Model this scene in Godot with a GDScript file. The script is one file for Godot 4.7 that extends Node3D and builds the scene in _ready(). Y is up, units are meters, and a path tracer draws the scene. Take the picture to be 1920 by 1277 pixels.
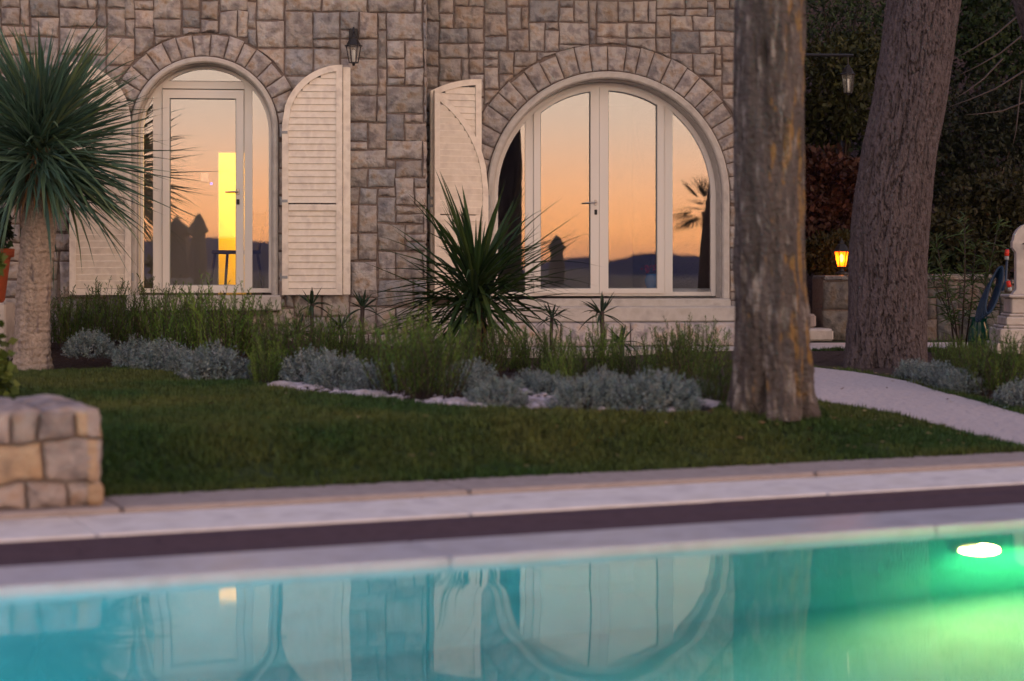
extends Node3D
# A stone villa at dusk behind a lit swimming pool. Metres, y up, y = 0 is the water level of the pool.
# Sizes were measured on the photograph (1920 px wide, focal length 3520 px, horizon at row 500) and turned into metres on the plane each thing stands in.

const FOCAL := 3520.0
const EYE := Vector3(0, 1.18, 0)
const HOUSE_TURN := deg_to_rad(5.5)
const HOUSE_AT := Vector3(1.0227, 0, -20.0)
const POOL_TURN := deg_to_rad(23.46)
const POOL_AT := Vector3(0.245, 0, -7.655)

var rng := RandomNumberGenerator.new()
var noise := FastNoiseLite.new()
var even := FastNoiseLite.new()
var M := {}
var taken := {}
var house: Node3D
var house_frame: Transform3D
var pool_frame: Transform3D
var bed_front: PackedVector2Array
var bed_right: PackedVector2Array
var path_shape: PackedVector2Array
var mulch_shape: PackedVector2Array

func _ready() -> void:
	rng.seed = 7
	noise.seed = 3
	noise.frequency = 1.0
	even.seed = 9
	even.frequency = 1.0
	even.fractal_type = FastNoiseLite.FRACTAL_NONE
	house_frame = Transform3D(Basis(Vector3.UP, HOUSE_TURN), HOUSE_AT)
	pool_frame = Transform3D(Basis(Vector3.UP, POOL_TURN), POOL_AT)
	set_camera()
	set_sky()
	make_materials()
	build_ground()
	build_pool()
	build_house()
	build_terrace()
	build_planter_wall()
	build_trees()
	build_bed_plants()
	build_right_garden()
	build_background()
	build_opposite_side()
	build_small_things()
	build_litter()

# ---------------------------------------------------------------- camera, sky, light

func set_camera() -> void:
	var cam := Camera3D.new()
	cam.name = "camera"
	var lens := CameraAttributesPhysical.new()
	lens.frustum_focal_length = 66.0
	lens.frustum_focus_distance = 19.6
	lens.frustum_near = 0.1
	lens.frustum_far = 9000.0
	lens.exposure_aperture = 1.45
	cam.attributes = lens
	add_child(cam)
	cam.position = EYE
	cam.keep_aspect = Camera3D.KEEP_HEIGHT
	cam.set_frustum(0.1 * 1277.0 / FOCAL, Vector2(0, -138.5 / FOCAL * 0.1), 0.1, 9000.0)
	cam.current = true

func sky_color(el: float, az: float) -> Color:
	# el in degrees above the horizon, az in degrees from the sunset
	var w := 0.5 + 0.5 * cos(deg_to_rad(az))
	w = w * w
	var low := Vector3(0.75, 0.55, 0.62).lerp(Vector3(5.2, 2.1, 0.62), w)
	var mid := Vector3(0.62, 0.52, 0.70).lerp(Vector3(3.0, 2.25, 1.72), w)
	var upper := Vector3(0.32, 0.33, 0.52).lerp(Vector3(1.05, 0.84, 0.74), w)
	var top := Vector3(0.25, 0.265, 0.44)
	var c := low.lerp(mid, smoothstep(0.0, 5.5, el))
	c = c.lerp(upper, smoothstep(4.0, 26.0, el))
	c = c.lerp(top, smoothstep(18.0, 75.0, el))
	return Color(c.x, c.y, c.z)

func set_sky() -> void:
	var w := 512
	var h := 256
	var im := Image.create(w, h, false, Image.FORMAT_RGBF)
	for y in h:
		var el := 90.0 - (y + 0.5) / h * 180.0
		for x in w:
			var az := (w / 2.0 - x - 0.5) / w * 360.0
			im.set_pixel(x, y, sky_color(maxf(el, 0.0), az - 20.0))
	var pano := PanoramaSkyMaterial.new()
	pano.panorama = ImageTexture.create_from_image(im)
	var sky := Sky.new()
	sky.sky_material = pano
	var env := Environment.new()
	env.background_mode = Environment.BG_SKY
	env.sky = sky
	env.background_energy_multiplier = 1.0
	env.tonemap_mode = Environment.TONE_MAPPER_LINEAR
	env.tonemap_exposure = 1.14
	env.volumetric_fog_enabled = true
	env.volumetric_fog_density = 0.0
	env.sdfgi_enabled = true
	env.ssao_enabled = true
	env.ssil_enabled = true
	# evening haze over the bay
	env.fog_enabled = true
	env.fog_density = 0.00009
	env.fog_light_color = Color(0.46, 0.55, 0.92)
	var we := WorldEnvironment.new()
	we.name = "environment"
	we.environment = env
	add_child(we)
	var sun := DirectionalLight3D.new()
	sun.name = "afterglow"
	sun.light_energy = 0.15
	sun.light_color = Color(1.0, 0.72, 0.5)
	sun.light_angular_distance = 14.0
	sun.shadow_enabled = true
	add_child(sun)
	var az := deg_to_rad(68.0)
	var from := Vector3(sin(az) * cos(0.2), sin(0.2), cos(az) * cos(0.2))
	sun.look_at_from_position(from * 10.0, Vector3.ZERO)

# ---------------------------------------------------------------- materials

func lin(r: float, g: float, b: float, a := 1.0) -> Color:
	var c := Color(r, g, b).linear_to_srgb()
	c.a = a
	return c

func tex(kind: int, freq: float, stops: Array, sd: int, octaves := 4, size := 512, normal := false) -> NoiseTexture2D:
	var n := FastNoiseLite.new()
	n.noise_type = kind
	n.frequency = freq
	n.seed = sd
	n.fractal_octaves = octaves
	var t := NoiseTexture2D.new()
	t.width = size
	t.height = size
	t.seamless = true
	t.noise = n
	if normal:
		t.as_normal_map = true
	elif stops.size():
		var g := Gradient.new()
		var off := PackedFloat32Array()
		var col := PackedColorArray()
		for s in stops:
			off.append(s[0])
			col.append(lin(s[1], s[2], s[3]))
		g.offsets = off
		g.colors = col
		t.color_ramp = g
	return t

func mat(r: float, g: float, b: float, rough := 0.8, vertex := false) -> StandardMaterial3D:
	var m := StandardMaterial3D.new()
	m.albedo_color = lin(r, g, b)
	m.roughness = rough
	m.metallic_specular = 0.4
	m.vertex_color_use_as_albedo = vertex
	return m

func triplanar(m: StandardMaterial3D, scale: float, color: Texture2D, relief: Texture2D, depth: float) -> StandardMaterial3D:
	m.uv1_triplanar = true
	m.uv1_world_triplanar = true
	m.uv1_scale = Vector3.ONE * scale
	if color:
		m.albedo_texture = color
	if relief:
		m.heightmap_enabled = true
		m.heightmap_texture = relief
		m.heightmap_scale = depth
	return m

func make_materials() -> void:
	var grain := tex(FastNoiseLite.TYPE_SIMPLEX, 0.02, [], 5, 5)
	var stone_tint := tex(FastNoiseLite.TYPE_SIMPLEX, 0.012, [[0.0, 0.38, 0.37, 0.40], [0.30, 0.66, 0.64, 0.66], [0.45, 0.95, 0.94, 0.94], [0.62, 1, 0.97, 0.93], [0.78, 0.90, 0.78, 0.66], [1.0, 0.60, 0.42, 0.26]], 11, 6)
	var soft_tint := tex(FastNoiseLite.TYPE_SIMPLEX, 0.01, [[0.0, 0.72, 0.70, 0.70], [0.5, 1, 1, 1], [1.0, 0.82, 0.80, 0.76]], 21, 5)
	M.stone = triplanar(mat(1, 1, 1, 0.9, true), 0.62, stone_tint, grain, 3.2)
	M.mortar = triplanar(mat(0.20, 0.16, 0.145, 0.95), 1.6, soft_tint, grain, 1.2)
	M.moulding = triplanar(mat(0.53, 0.505, 0.475, 0.65), 0.7, soft_tint, grain, 0.25)
	M.slab = triplanar(mat(0.56, 0.52, 0.50, 0.75), 0.6, soft_tint, grain, 0.4)
	M.pale_slab = triplanar(mat(0.74, 0.70, 0.69, 0.6), 0.5, soft_tint, grain, 0.3)
	M.rim_slab = triplanar(mat(0.46, 0.46, 0.52, 0.35), 0.5, soft_tint, grain, 0.2)
	M.strip = triplanar(mat(0.34, 0.29, 0.28, 0.9), 0.8, soft_tint, grain, 0.5)
	M.dark_timber = triplanar(mat(0.095, 0.064, 0.078, 0.95), 0.9, soft_tint, grain, 0.4)
	M.dark_timber.metallic_specular = 0.2
	M.white_paint = mat(0.74, 0.715, 0.68, 0.38)
	M.white_paint.clearcoat_enabled = true
	M.white_paint.clearcoat = 0.25
	M.white_paint.clearcoat_roughness = 0.25
	M.shutter = triplanar(mat(0.82, 0.755, 0.67, 0.42), 0.8, soft_tint, grain, 0.08)
	M.black_iron = mat(0.018, 0.018, 0.022, 0.45)
	M.steel = mat(0.42, 0.40, 0.39, 0.3)
	M.steel.metallic = 0.9
	M.lamp_glass = pane(0.16)
	M.frosted = mat(0.75, 0.78, 0.72, 0.4)
	M.glass = StandardMaterial3D.new()
	var one := Image.create(4, 4, false, Image.FORMAT_RGBA8)
	one.fill(Color.WHITE)
	M.glass.albedo_texture = ImageTexture.create_from_image(one)
	M.glass.albedo_color = Color(1, 1, 1, 0.20)
	M.glass.transparency = BaseMaterial3D.TRANSPARENCY_ALPHA
	M.glass.metallic = 1.0
	M.glass.roughness = 0.0
	triplanar(M.glass, 0.45, M.glass.albedo_texture, tex(FastNoiseLite.TYPE_SIMPLEX, 0.005, [], 57, 1, 256), 0.014)
	M.leaf = mat(1, 1, 1, 0.65, true)
	M.leaf.backlight_enabled = true
	M.leaf.backlight = Color(0.35, 0.35, 0.3)
	M.dull_leaf = mat(1, 1, 1, 0.8, true)
	M.pine_bark = triplanar(mat(1, 1, 1, 0.95, true), 1.0, tex(FastNoiseLite.TYPE_SIMPLEX, 0.02, [[0.0, 0.62, 0.58, 0.58], [0.5, 1, 1, 1], [1.0, 0.74, 0.70, 0.70]], 33, 5), grain, 3.0)
	M.pine_bark.uv1_scale = Vector3(2.6, 1.2, 2.6)
	M.bark = triplanar(mat(1, 1, 1, 0.95, true), 1.3, tex(FastNoiseLite.TYPE_SIMPLEX, 0.014, [[0.0, 0.62, 0.58, 0.58], [0.5, 1, 1, 1], [1.0, 0.74, 0.70, 0.70]], 31, 5), grain, 3.0)
	M.bark.uv1_scale = Vector3(1.7, 1.4, 1.7)
	M.soil = triplanar(mat(0.055, 0.036, 0.034, 1.0), 1.4, tex(FastNoiseLite.TYPE_SIMPLEX, 0.04, [[0.0, 0.5, 0.45, 0.45], [0.5, 1, 1, 1], [1.0, 1.5, 1.3, 1.2]], 41, 5), grain, 4.0)
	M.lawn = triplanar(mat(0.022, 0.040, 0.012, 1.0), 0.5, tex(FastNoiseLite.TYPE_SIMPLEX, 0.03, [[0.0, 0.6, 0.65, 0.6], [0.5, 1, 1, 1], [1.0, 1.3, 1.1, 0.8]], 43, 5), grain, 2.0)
	M.path = triplanar(mat(0.47, 0.425, 0.44, 0.9), 0.8, tex(FastNoiseLite.TYPE_SIMPLEX, 0.03, [[0.0, 0.70, 0.66, 0.68], [0.45, 1, 1, 1], [1.0, 0.86, 0.82, 0.82]], 47, 5), grain, 1.0)
	M.plaster = triplanar(mat(0.12, 0.46, 0.55, 0.6), 0.4, soft_tint, null, 0.0)
	M.water = StandardMaterial3D.new()
	M.water.albedo_color = Color(0.94, 1.0, 1.0, 0.0)
	M.water.roughness = 0.028
	M.water.metallic_specular = 0.5
	M.water.refraction_enabled = true
	M.water.refraction_scale = 0.033
	M.water.uv1_triplanar = true
	M.water.uv1_world_triplanar = true
	M.water.uv1_scale = Vector3.ONE * 0.35
	M.water.heightmap_enabled = true
	M.water.heightmap_texture = tex(FastNoiseLite.TYPE_SIMPLEX, 0.006, [], 51, 2, 256)
	M.water.heightmap_scale = 0.22
	M.indoor_wall = mat(0.24, 0.22, 0.20, 0.9)
	M.ochre_wall = mat(0.85, 0.60, 0.02, 0.9)
	M.dark_wood = mat(0.05, 0.035, 0.03, 0.5)
	M.terracotta = triplanar(mat(0.36, 0.085, 0.035, 0.8), 1.2, soft_tint, grain, 0.5)
	M.green_glaze = mat(0.004, 0.05, 0.035, 0.15)
	M.blue_hose = mat(0.010, 0.035, 0.085, 0.4)
	M.red_plastic = mat(0.55, 0.035, 0.02, 0.4)
	M.grey_plastic = mat(0.28, 0.30, 0.32, 0.4)
	M.canvas = mat(0.30, 0.25, 0.20, 0.9)
	M.hill = mat(0.075, 0.085, 0.12, 1.0)
	M.sea = mat(0.02, 0.025, 0.04, 0.6)
	M.blue_vase = mat(0.01, 0.14, 0.38, 0.2)
	M.cloth = mat(0.65, 0.68, 0.70, 0.9)
	M.red_petal = mat(0.35, 0.02, 0.03, 0.7)

func pane(alpha: float) -> StandardMaterial3D:
	var m := StandardMaterial3D.new()
	m.albedo_color = Color(0.8, 0.8, 0.75, alpha)
	m.transparency = BaseMaterial3D.TRANSPARENCY_ALPHA
	m.roughness = 0.05
	return m

func glow(r: float, g: float, b: float, times: float) -> StandardMaterial3D:
	var m := mat(r, g, b, 0.5)
	m.emission_enabled = true
	m.emission = lin(r, g, b)
	m.emission_energy_multiplier = times
	return m

# ---------------------------------------------------------------- nodes

func numbered(called: String) -> String:
	var n: int = taken.get(called, 0)
	taken[called] = n + 1
	return called if n == 0 else "%s_%03d" % [called, n]

func tag(o: Node, label: String, category: String, group := "") -> void:
	o.set_meta("label", label)
	o.set_meta("category", category)
	if group:
		o.set_meta("group", group)

func thing(called: String, label: String, category: String, at := Vector3.ZERO, turn := 0.0, group := "") -> Node3D:
	var o := Node3D.new()
	o.name = numbered(called)
	add_child(o)
	o.position = at
	o.rotation.y = turn
	tag(o, label, category, group)
	return o

func put(called: String, mesh: Mesh, m: Material, parent: Node, at := Transform3D.IDENTITY) -> MeshInstance3D:
	var o := MeshInstance3D.new()
	o.name = numbered(called) if parent == self else called
	o.mesh = mesh
	o.material_override = m
	parent.add_child(o, true)
	o.transform = at
	return o

func struct(called: String, mesh: Mesh, m: Material, at := Transform3D.IDENTITY) -> MeshInstance3D:
	var o := put(called, mesh, m, self, at)
	o.set_meta("kind", "structure")
	return o

func group_node(called: String, parent: Node, at := Transform3D.IDENTITY) -> Node3D:
	var o := Node3D.new()
	o.name = numbered(called) if parent == self else called
	parent.add_child(o, true)
	o.transform = at
	return o

func dup(o: Node3D, called: String, at: Vector3, turn: float, size: float, label: String, group: String) -> Node3D:
	var r: Node3D = o.duplicate()
	r.name = numbered(called)
	add_child(r)
	r.position = at
	r.rotation.y = turn
	r.scale = Vector3.ONE * size
	r.set_meta("label", label)
	r.set_meta("group", group)
	return r

# ---------------------------------------------------------------- mesh helpers (corners run anticlockwise seen from outside)

func begin(smooth := false) -> SurfaceTool:
	var st := SurfaceTool.new()
	st.begin(Mesh.PRIMITIVE_TRIANGLES)
	st.set_smooth_group(0 if smooth else -1)
	return st

func done(st: SurfaceTool) -> ArrayMesh:
	st.generate_normals()
	return st.commit()

func tri(st: SurfaceTool, a: Vector3, b: Vector3, c: Vector3) -> void:
	st.add_vertex(a)
	st.add_vertex(c)
	st.add_vertex(b)

func quad(st: SurfaceTool, a: Vector3, b: Vector3, c: Vector3, d: Vector3) -> void:
	tri(st, a, b, c)
	tri(st, a, c, d)

func box(st: SurfaceTool, lo: Vector3, hi: Vector3, t := Transform3D.IDENTITY) -> void:
	var v := []
	for i in 8:
		v.append(t * Vector3(hi.x if i & 1 else lo.x, hi.y if i & 2 else lo.y, hi.z if i & 4 else lo.z))
	quad(st, v[4], v[5], v[7], v[6])
	quad(st, v[1], v[0], v[2], v[3])
	quad(st, v[5], v[1], v[3], v[7])
	quad(st, v[0], v[4], v[6], v[2])
	quad(st, v[6], v[7], v[3], v[2])
	quad(st, v[0], v[1], v[5], v[4])

func bevel_box(st: SurfaceTool, lo: Vector3, hi: Vector3, b: float, t := Transform3D.IDENTITY) -> void:
	# rounded along every edge by a chamfer
	var c := (lo + hi) / 2.0
	var h := (hi - lo) / 2.0
	for axis in 3:
		for s: float in [-1.0, 1.0]:
			var u := (axis + 1) % 3
			var w := (axis + 2) % 3
			var ring := []
			for k in [[-1, -1], [1, -1], [1, 1], [-1, 1]]:
				var p := Vector3.ZERO
				p[axis] = s * h[axis]
				p[u] = k[0] * (h[u] - b)
				p[w] = k[1] * (h[w] - b)
				ring.append(t * (c + p))
			if s > 0:
				quad(st, ring[0], ring[1], ring[2], ring[3])
			else:
				quad(st, ring[3], ring[2], ring[1], ring[0])
	for axis in 3:
		var u := (axis + 1) % 3
		var w := (axis + 2) % 3
		for k in [[-1, -1], [1, -1], [1, 1], [-1, 1]]:
			var a := Vector3.ZERO
			a[u] = k[0] * h[u]
			a[w] = k[1] * (h[w] - b)
			var d := Vector3.ZERO
			d[u] = k[0] * (h[u] - b)
			d[w] = k[1] * h[w]
			var e := Vector3.ZERO
			e[axis] = h[axis] - b
			if k[0] * k[1] > 0:
				quad(st, t * (c + a - e), t * (c + d - e), t * (c + d + e), t * (c + a + e))
			else:
				quad(st, t * (c + a + e), t * (c + d + e), t * (c + d - e), t * (c + a - e))

func ccw(p: PackedVector2Array) -> PackedVector2Array:
	if Geometry2D.is_polygon_clockwise(p):
		p = p.duplicate()
		p.reverse()
	return p

func area_of(p: PackedVector2Array) -> float:
	var a := 0.0
	for i in p.size():
		a += p[i].cross(p[(i + 1) % p.size()])
	return absf(a) / 2.0

func extrude(st: SurfaceTool, poly: PackedVector2Array, z0: float, z1: float, back := true) -> void:
	# is_polygon_clockwise works with y down; sort by the signed area instead
	var a := 0.0
	for i in poly.size():
		a += poly[i].cross(poly[(i + 1) % poly.size()])
	var p := poly.duplicate()
	if a < 0:
		p.reverse()
	var t := Geometry2D.triangulate_polygon(p)
	for i in range(0, t.size(), 3):
		var q := [p[t[i]], p[t[i + 1]], p[t[i + 2]]]
		if (q[1] - q[0]).cross(q[2] - q[0]) < 0:
			q = [q[0], q[2], q[1]]
		tri(st, Vector3(q[0].x, q[0].y, z1), Vector3(q[1].x, q[1].y, z1), Vector3(q[2].x, q[2].y, z1))
		if back:
			tri(st, Vector3(q[0].x, q[0].y, z0), Vector3(q[2].x, q[2].y, z0), Vector3(q[1].x, q[1].y, z0))
	for i in p.size():
		var u := p[i]
		var v := p[(i + 1) % p.size()]
		quad(st, Vector3(u.x, u.y, z0), Vector3(v.x, v.y, z0), Vector3(v.x, v.y, z1), Vector3(u.x, u.y, z1))

func tube(st: SurfaceTool, pts: Array, radii: Array, sides := 8, cap := true) -> void:
	var rings := []
	var side := Vector3.ZERO
	for i in pts.size():
		var d: Vector3 = (pts[mini(i + 1, pts.size() - 1)] - pts[maxi(i - 1, 0)]).normalized()
		if side == Vector3.ZERO:
			side = d.cross(Vector3.UP if absf(d.y) < 0.9 else Vector3.RIGHT).normalized()
		side = (side - d * side.dot(d)).normalized()
		var up := d.cross(side)
		var ring := []
		for k in sides:
			var a := TAU * k / sides
			ring.append(pts[i] + (side * cos(a) + up * sin(a)) * radii[mini(i, radii.size() - 1)])
		rings.append(ring)
	for i in rings.size() - 1:
		for k in sides:
			var k2 := (k + 1) % sides
			quad(st, rings[i][k], rings[i][k2], rings[i + 1][k2], rings[i + 1][k])
	if cap:
		for k in sides:
			var k2 := (k + 1) % sides
			tri(st, pts[0], rings[0][k2], rings[0][k])
			tri(st, pts[-1], rings[-1][k], rings[-1][k2])

func lathe(st: SurfaceTool, prof: Array, sides: int, at := Vector3.ZERO, fold := 0.0, folds := 8) -> void:
	var rings := []
	for p in prof:
		var ring := []
		for k in sides:
			var a := -TAU * k / sides
			var r: float = p[0] * (1.0 + fold * cos(a * folds))
			ring.append(at + Vector3(cos(a) * r, p[1], sin(a) * r))
		rings.append(ring)
	for i in rings.size() - 1:
		for k in sides:
			var k2 := (k + 1) % sides
			quad(st, rings[i][k], rings[i][k2], rings[i + 1][k2], rings[i + 1][k])

# leaf-sized faces gathered in plain arrays
class Leaves:
	var v := PackedVector3Array()
	var n := PackedVector3Array()
	var c := PackedColorArray()
	func face(a: Vector3, b: Vector3, d: Vector3, col: Color) -> void:
		var m := (d - a).cross(b - a).normalized()
		v.append(a); v.append(b); v.append(d)
		n.append(m); n.append(m); n.append(m)
		c.append(col); c.append(col); c.append(col)
	func diamond(at: Vector3, along: Vector3, side: Vector3, col: Color) -> void:
		var mid := at + along * 0.45
		face(at, mid + side, at + along, col)
		face(at, at + along, mid - side, col)
	func blade(at: Vector3, along: Vector3, side: Vector3, drop: float, col: Color, seg := 4, fold := 0.0) -> void:
		# a long tapering leaf; drop: how far the tip sags, as a share of its length
		var len := along.length()
		var up := side.cross(along).normalized()
		var last := []
		for i in seg + 1:
			var t := float(i) / seg
			var p := at + along * t + Vector3.DOWN * drop * len * t * t
			var w := side * (0.55 + 0.9 * t if t < 0.5 else 2.0 * (1.0 - t)) 
			var ring := [p - w, p + up * -fold * w.length(), p + w]
			if i > 0:
				face(last[0], ring[0], last[1], col); face(last[1], ring[0], ring[1], col)
				face(last[1], ring[1], last[2], col); face(last[2], ring[1], ring[2], col)
			last = ring
	func mesh() -> ArrayMesh:
		var a := []
		a.resize(Mesh.ARRAY_MAX)
		a[Mesh.ARRAY_VERTEX] = v
		a[Mesh.ARRAY_NORMAL] = n
		a[Mesh.ARRAY_COLOR] = c
		var m := ArrayMesh.new()
		m.add_surface_from_arrays(Mesh.PRIMITIVE_TRIANGLES, a)
		return m

func shade_of(c: Color, by: float) -> Color:
	var k := rng.randf_range(1.0 - by, 1.0 + by)
	return Color(c.r * k * rng.randf_range(0.92, 1.08), c.g * k, c.b * k * rng.randf_range(0.92, 1.08))

func any_way() -> Vector3:
	var y := rng.randf_range(-1.0, 1.0)
	var a := rng.randf_range(0.0, TAU)
	return Vector3(cos(a) * sqrt(1 - y * y), y, sin(a) * sqrt(1 - y * y))

# ---------------------------------------------------------------- places

func ray(px: float, py: float) -> Vector3:
	return Vector3((px - 960.0) / FOCAL, -(py - 500.0) / FOCAL, -1.0)

func at_depth(px: float, py: float, d: float) -> Vector3:
	return EYE + ray(px, py) * d

func on_house(px: float, py: float, z := 0.0) -> Vector2:
	# measured point -> metres along and up the facade, in the plane z of the house's own axes
	var inv := house_frame.affine_inverse()
	var e := inv * EYE
	var d := inv.basis * ray(px, py)
	var p := e + d * ((z - e.z) / d.z)
	return Vector2(p.x, p.y)

func ground_y(x: float, z: float) -> float:
	var p := pool_frame.affine_inverse() * Vector3(x, 0, z)
	return 0.048 + 0.225 * smoothstep(2.25, lerpf(3.25, 6.5, smoothstep(3.0, 4.3, p.x)), -p.z) + 0.14 * smoothstep(16.3, 18.2, -z) * smoothstep(0.2, -2.2, x) + 0.075 * smoothstep(17.3, 18.5, -z) * smoothstep(0.6, 2.2, x) - 0.13 * smoothstep(1.3, 0.3, Vector2(x + 4.35, z + 17.0).length()) + 0.012 * noise.get_noise_2d(x * 0.9, z * 0.9)

func on_ground(px: float, py: float) -> Vector3:
	var r := ray(px, py)
	var h := 0.25
	var p := Vector3.ZERO
	for i in 12:
		p = EYE + r * ((h - EYE.y) / r.y)
		h = lerpf(h, ground_y(p.x, p.z), 0.7)
	return p

func flat(points: Array) -> PackedVector2Array:
	var out := PackedVector2Array()
	for p in points:
		var g := on_ground(p[0], p[1])
		out.append(Vector2(g.x, g.z))
	return out

func sheet(poly: PackedVector2Array, lift: float, cell := 0.5) -> ArrayMesh:
	var st := begin(true)
	var lo := poly[0]
	var hi := poly[0]
	for p in poly:
		lo = lo.min(p)
		hi = hi.max(p)
	var x := floorf(lo.x / cell) * cell
	while x < hi.x:
		var z := floorf(lo.y / cell) * cell
		while z < hi.y:
			var c := PackedVector2Array([Vector2(x, z), Vector2(x + cell, z), Vector2(x + cell, z + cell), Vector2(x, z + cell)])
			for q in Geometry2D.intersect_polygons(c, poly):
				var t := Geometry2D.triangulate_polygon(q)
				for i in range(0, t.size(), 3):
					var v := []
					for k in 3:
						var w: Vector2 = q[t[i + k]]
						v.append(Vector3(w.x, ground_y(w.x, w.y) + lift, w.y))
					if (v[1] - v[0]).cross(v[2] - v[0]).y < 0:
						v = [v[0], v[2], v[1]]
					tri(st, v[0], v[1], v[2])
			z += cell
		x += cell
	return done(st)

# ---------------------------------------------------------------- stones

func signed(p: PackedVector2Array) -> float:
	var a := 0.0
	for i in p.size():
		a += p[i].cross(p[(i + 1) % p.size()])
	return a / 2.0

func stone_into(st: SurfaceTool, poly: PackedVector2Array, back: float, face: float, tint: Color, rough := 0.85, gap := 0.0075, step := 0.085) -> void:
	# a rough-faced stone: recessed joint all round, rounded arrises, an uneven bulging face
	var p := poly.duplicate()
	if signed(p) < 0:
		p.reverse()
	var mid := Vector2.ZERO
	for q in p:
		mid += q
	mid /= p.size()
	var ring := PackedVector2Array()
	for i in p.size():
		var a := p[i]
		var b := p[(i + 1) % p.size()]
		var parts := maxi(1, int(round(a.distance_to(b) / step)))
		for k in parts:
			var q := a.lerp(b, float(k) / parts)
			var inward := (mid - q).normalized()
			ring.append(q + inward * (gap + rng.randf_range(0.0, 0.007) * rough))
	var n := ring.size()
	var size := sqrt(absf(signed(p)))
	var shift := rng.randf() * 100.0
	var levels := []
	for lv in 4:
		var row := []
		for i in n:
			var q := ring[i]
			var d := mid - q
			var z := back
			if lv == 1:
				z = face - 0.016 * rough
			elif lv == 2:
				q += d.normalized() * minf(0.016, d.length() * 0.3)
				z = face + 0.004 * rough * noise.get_noise_2d(q.x * 9.0 + shift, q.y * 9.0)
			elif lv == 3:
				q += d * 0.5 + Vector2(rng.randf_range(-0.015, 0.015), rng.randf_range(-0.015, 0.015)) * size * 3.0
				z = face + (0.010 + 0.022 * noise.get_noise_2d(q.x * 6.0 + shift, q.y * 6.0)) * rough
			row.append(Vector3(q.x, q.y, z))
		levels.append(row)
	st.set_color(tint)
	for lv in 3:
		for i in n:
			var j := (i + 1) % n
			quad(st, levels[lv][i], levels[lv][j], levels[lv + 1][j], levels[lv + 1][i])
	var top := Vector3(mid.x + rng.randf_range(-0.2, 0.2) * size * 0.4, mid.y + rng.randf_range(-0.2, 0.2) * size * 0.4, face + (0.012 + rng.randf_range(-0.008, 0.012)) * rough)
	for i in n:
		tri(st, levels[3][i], levels[3][(i + 1) % n], top)

func stone_tint() -> Color:
	var k := rng.randf_range(0.32, 0.47)
	var t := rng.randf()
	var c := Color(k, k * 0.945, k * 0.915)
	if t < 0.22:
		c = Color(k * 0.74, k * 0.75, k * 0.79)
	elif t < 0.40:
		c = Color(k * 1.06, k * 0.95, k * 0.88)
	return c

func arch_tint() -> Color:
	var k := rng.randf_range(0.36, 0.47)
	return Color(k, k * 0.95, k * 0.94)

func ashlar(x0: float, x1: float, y0: float, y1: float, unit: float, most: Vector2i, holes: Array) -> Array:
	# stones of many sizes fitted on a grid, cut where they meet the arches; [outline] of each
	var nx := int(ceil((x1 - x0) / unit))
	var ny := int(ceil((y1 - y0) / unit))
	var used := {}
	var out := []
	var xs := []
	for i in nx + 1:
		xs.append(minf(x0 + i * unit, x1))
	for j in ny:
		for i in nx:
			if used.has(Vector2i(i, j)):
				continue
			var w := rng.randi_range(2, most.x)
			var h := rng.randi_range(2, most.y) + (1 if rng.randf() < 0.15 else 0)
			if rng.randf() < 0.16:
				h = 1
				w = rng.randi_range(2, 4)
			var cw := 0
			while cw < w and i + cw < nx and not used.has(Vector2i(i + cw, j)):
				cw += 1
			var ch := 0
			while ch < h and j + ch < ny:
				var free := true
				for k in cw:
					if used.has(Vector2i(i + k, j + ch)):
						free = false
				if not free:
					break
				ch += 1
			for a in cw:
				for b in ch:
					used[Vector2i(i + a, j + b)] = true
			var jit := func(px: int, py: int) -> Vector2:
				return Vector2(noise.get_noise_2d(px * 7.3, py * 5.1 + 40.0), noise.get_noise_2d(px * 6.1 + 90.0, py * 8.7)) * unit * 0.26
			var r := PackedVector2Array()
			for c in [[i, j], [i + cw, j], [i + cw, j + ch], [i, j + ch]]:
				var q := Vector2(minf(x0 + c[0] * unit, x1), minf(y0 + c[1] * unit, y1))
				var d: Vector2 = jit.call(c[0], c[1])
				if c[0] == 0 or c[0] >= nx:
					d.x = d.x * 0.4
				r.append(q + d)
			var pieces: Array = [r]
			for hole in holes:
				var next := []
				for p in pieces:
					next.append_array(Geometry2D.clip_polygons(p, hole))
				pieces = next
			for p in pieces:
				if absf(signed(p)) > 0.0035 and p.size() >= 3:
					out.append(p)
	return out

func arch_outline(cx: float, spring: float, r: float, bottom: float, parts := 28) -> PackedVector2Array:
	var out := PackedVector2Array([Vector2(cx - r, bottom), Vector2(cx + r, bottom)])
	for i in parts + 1:
		var a := PI * i / parts
		out.append(Vector2(cx + cos(a) * r, spring + sin(a) * r))
	return out

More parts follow.
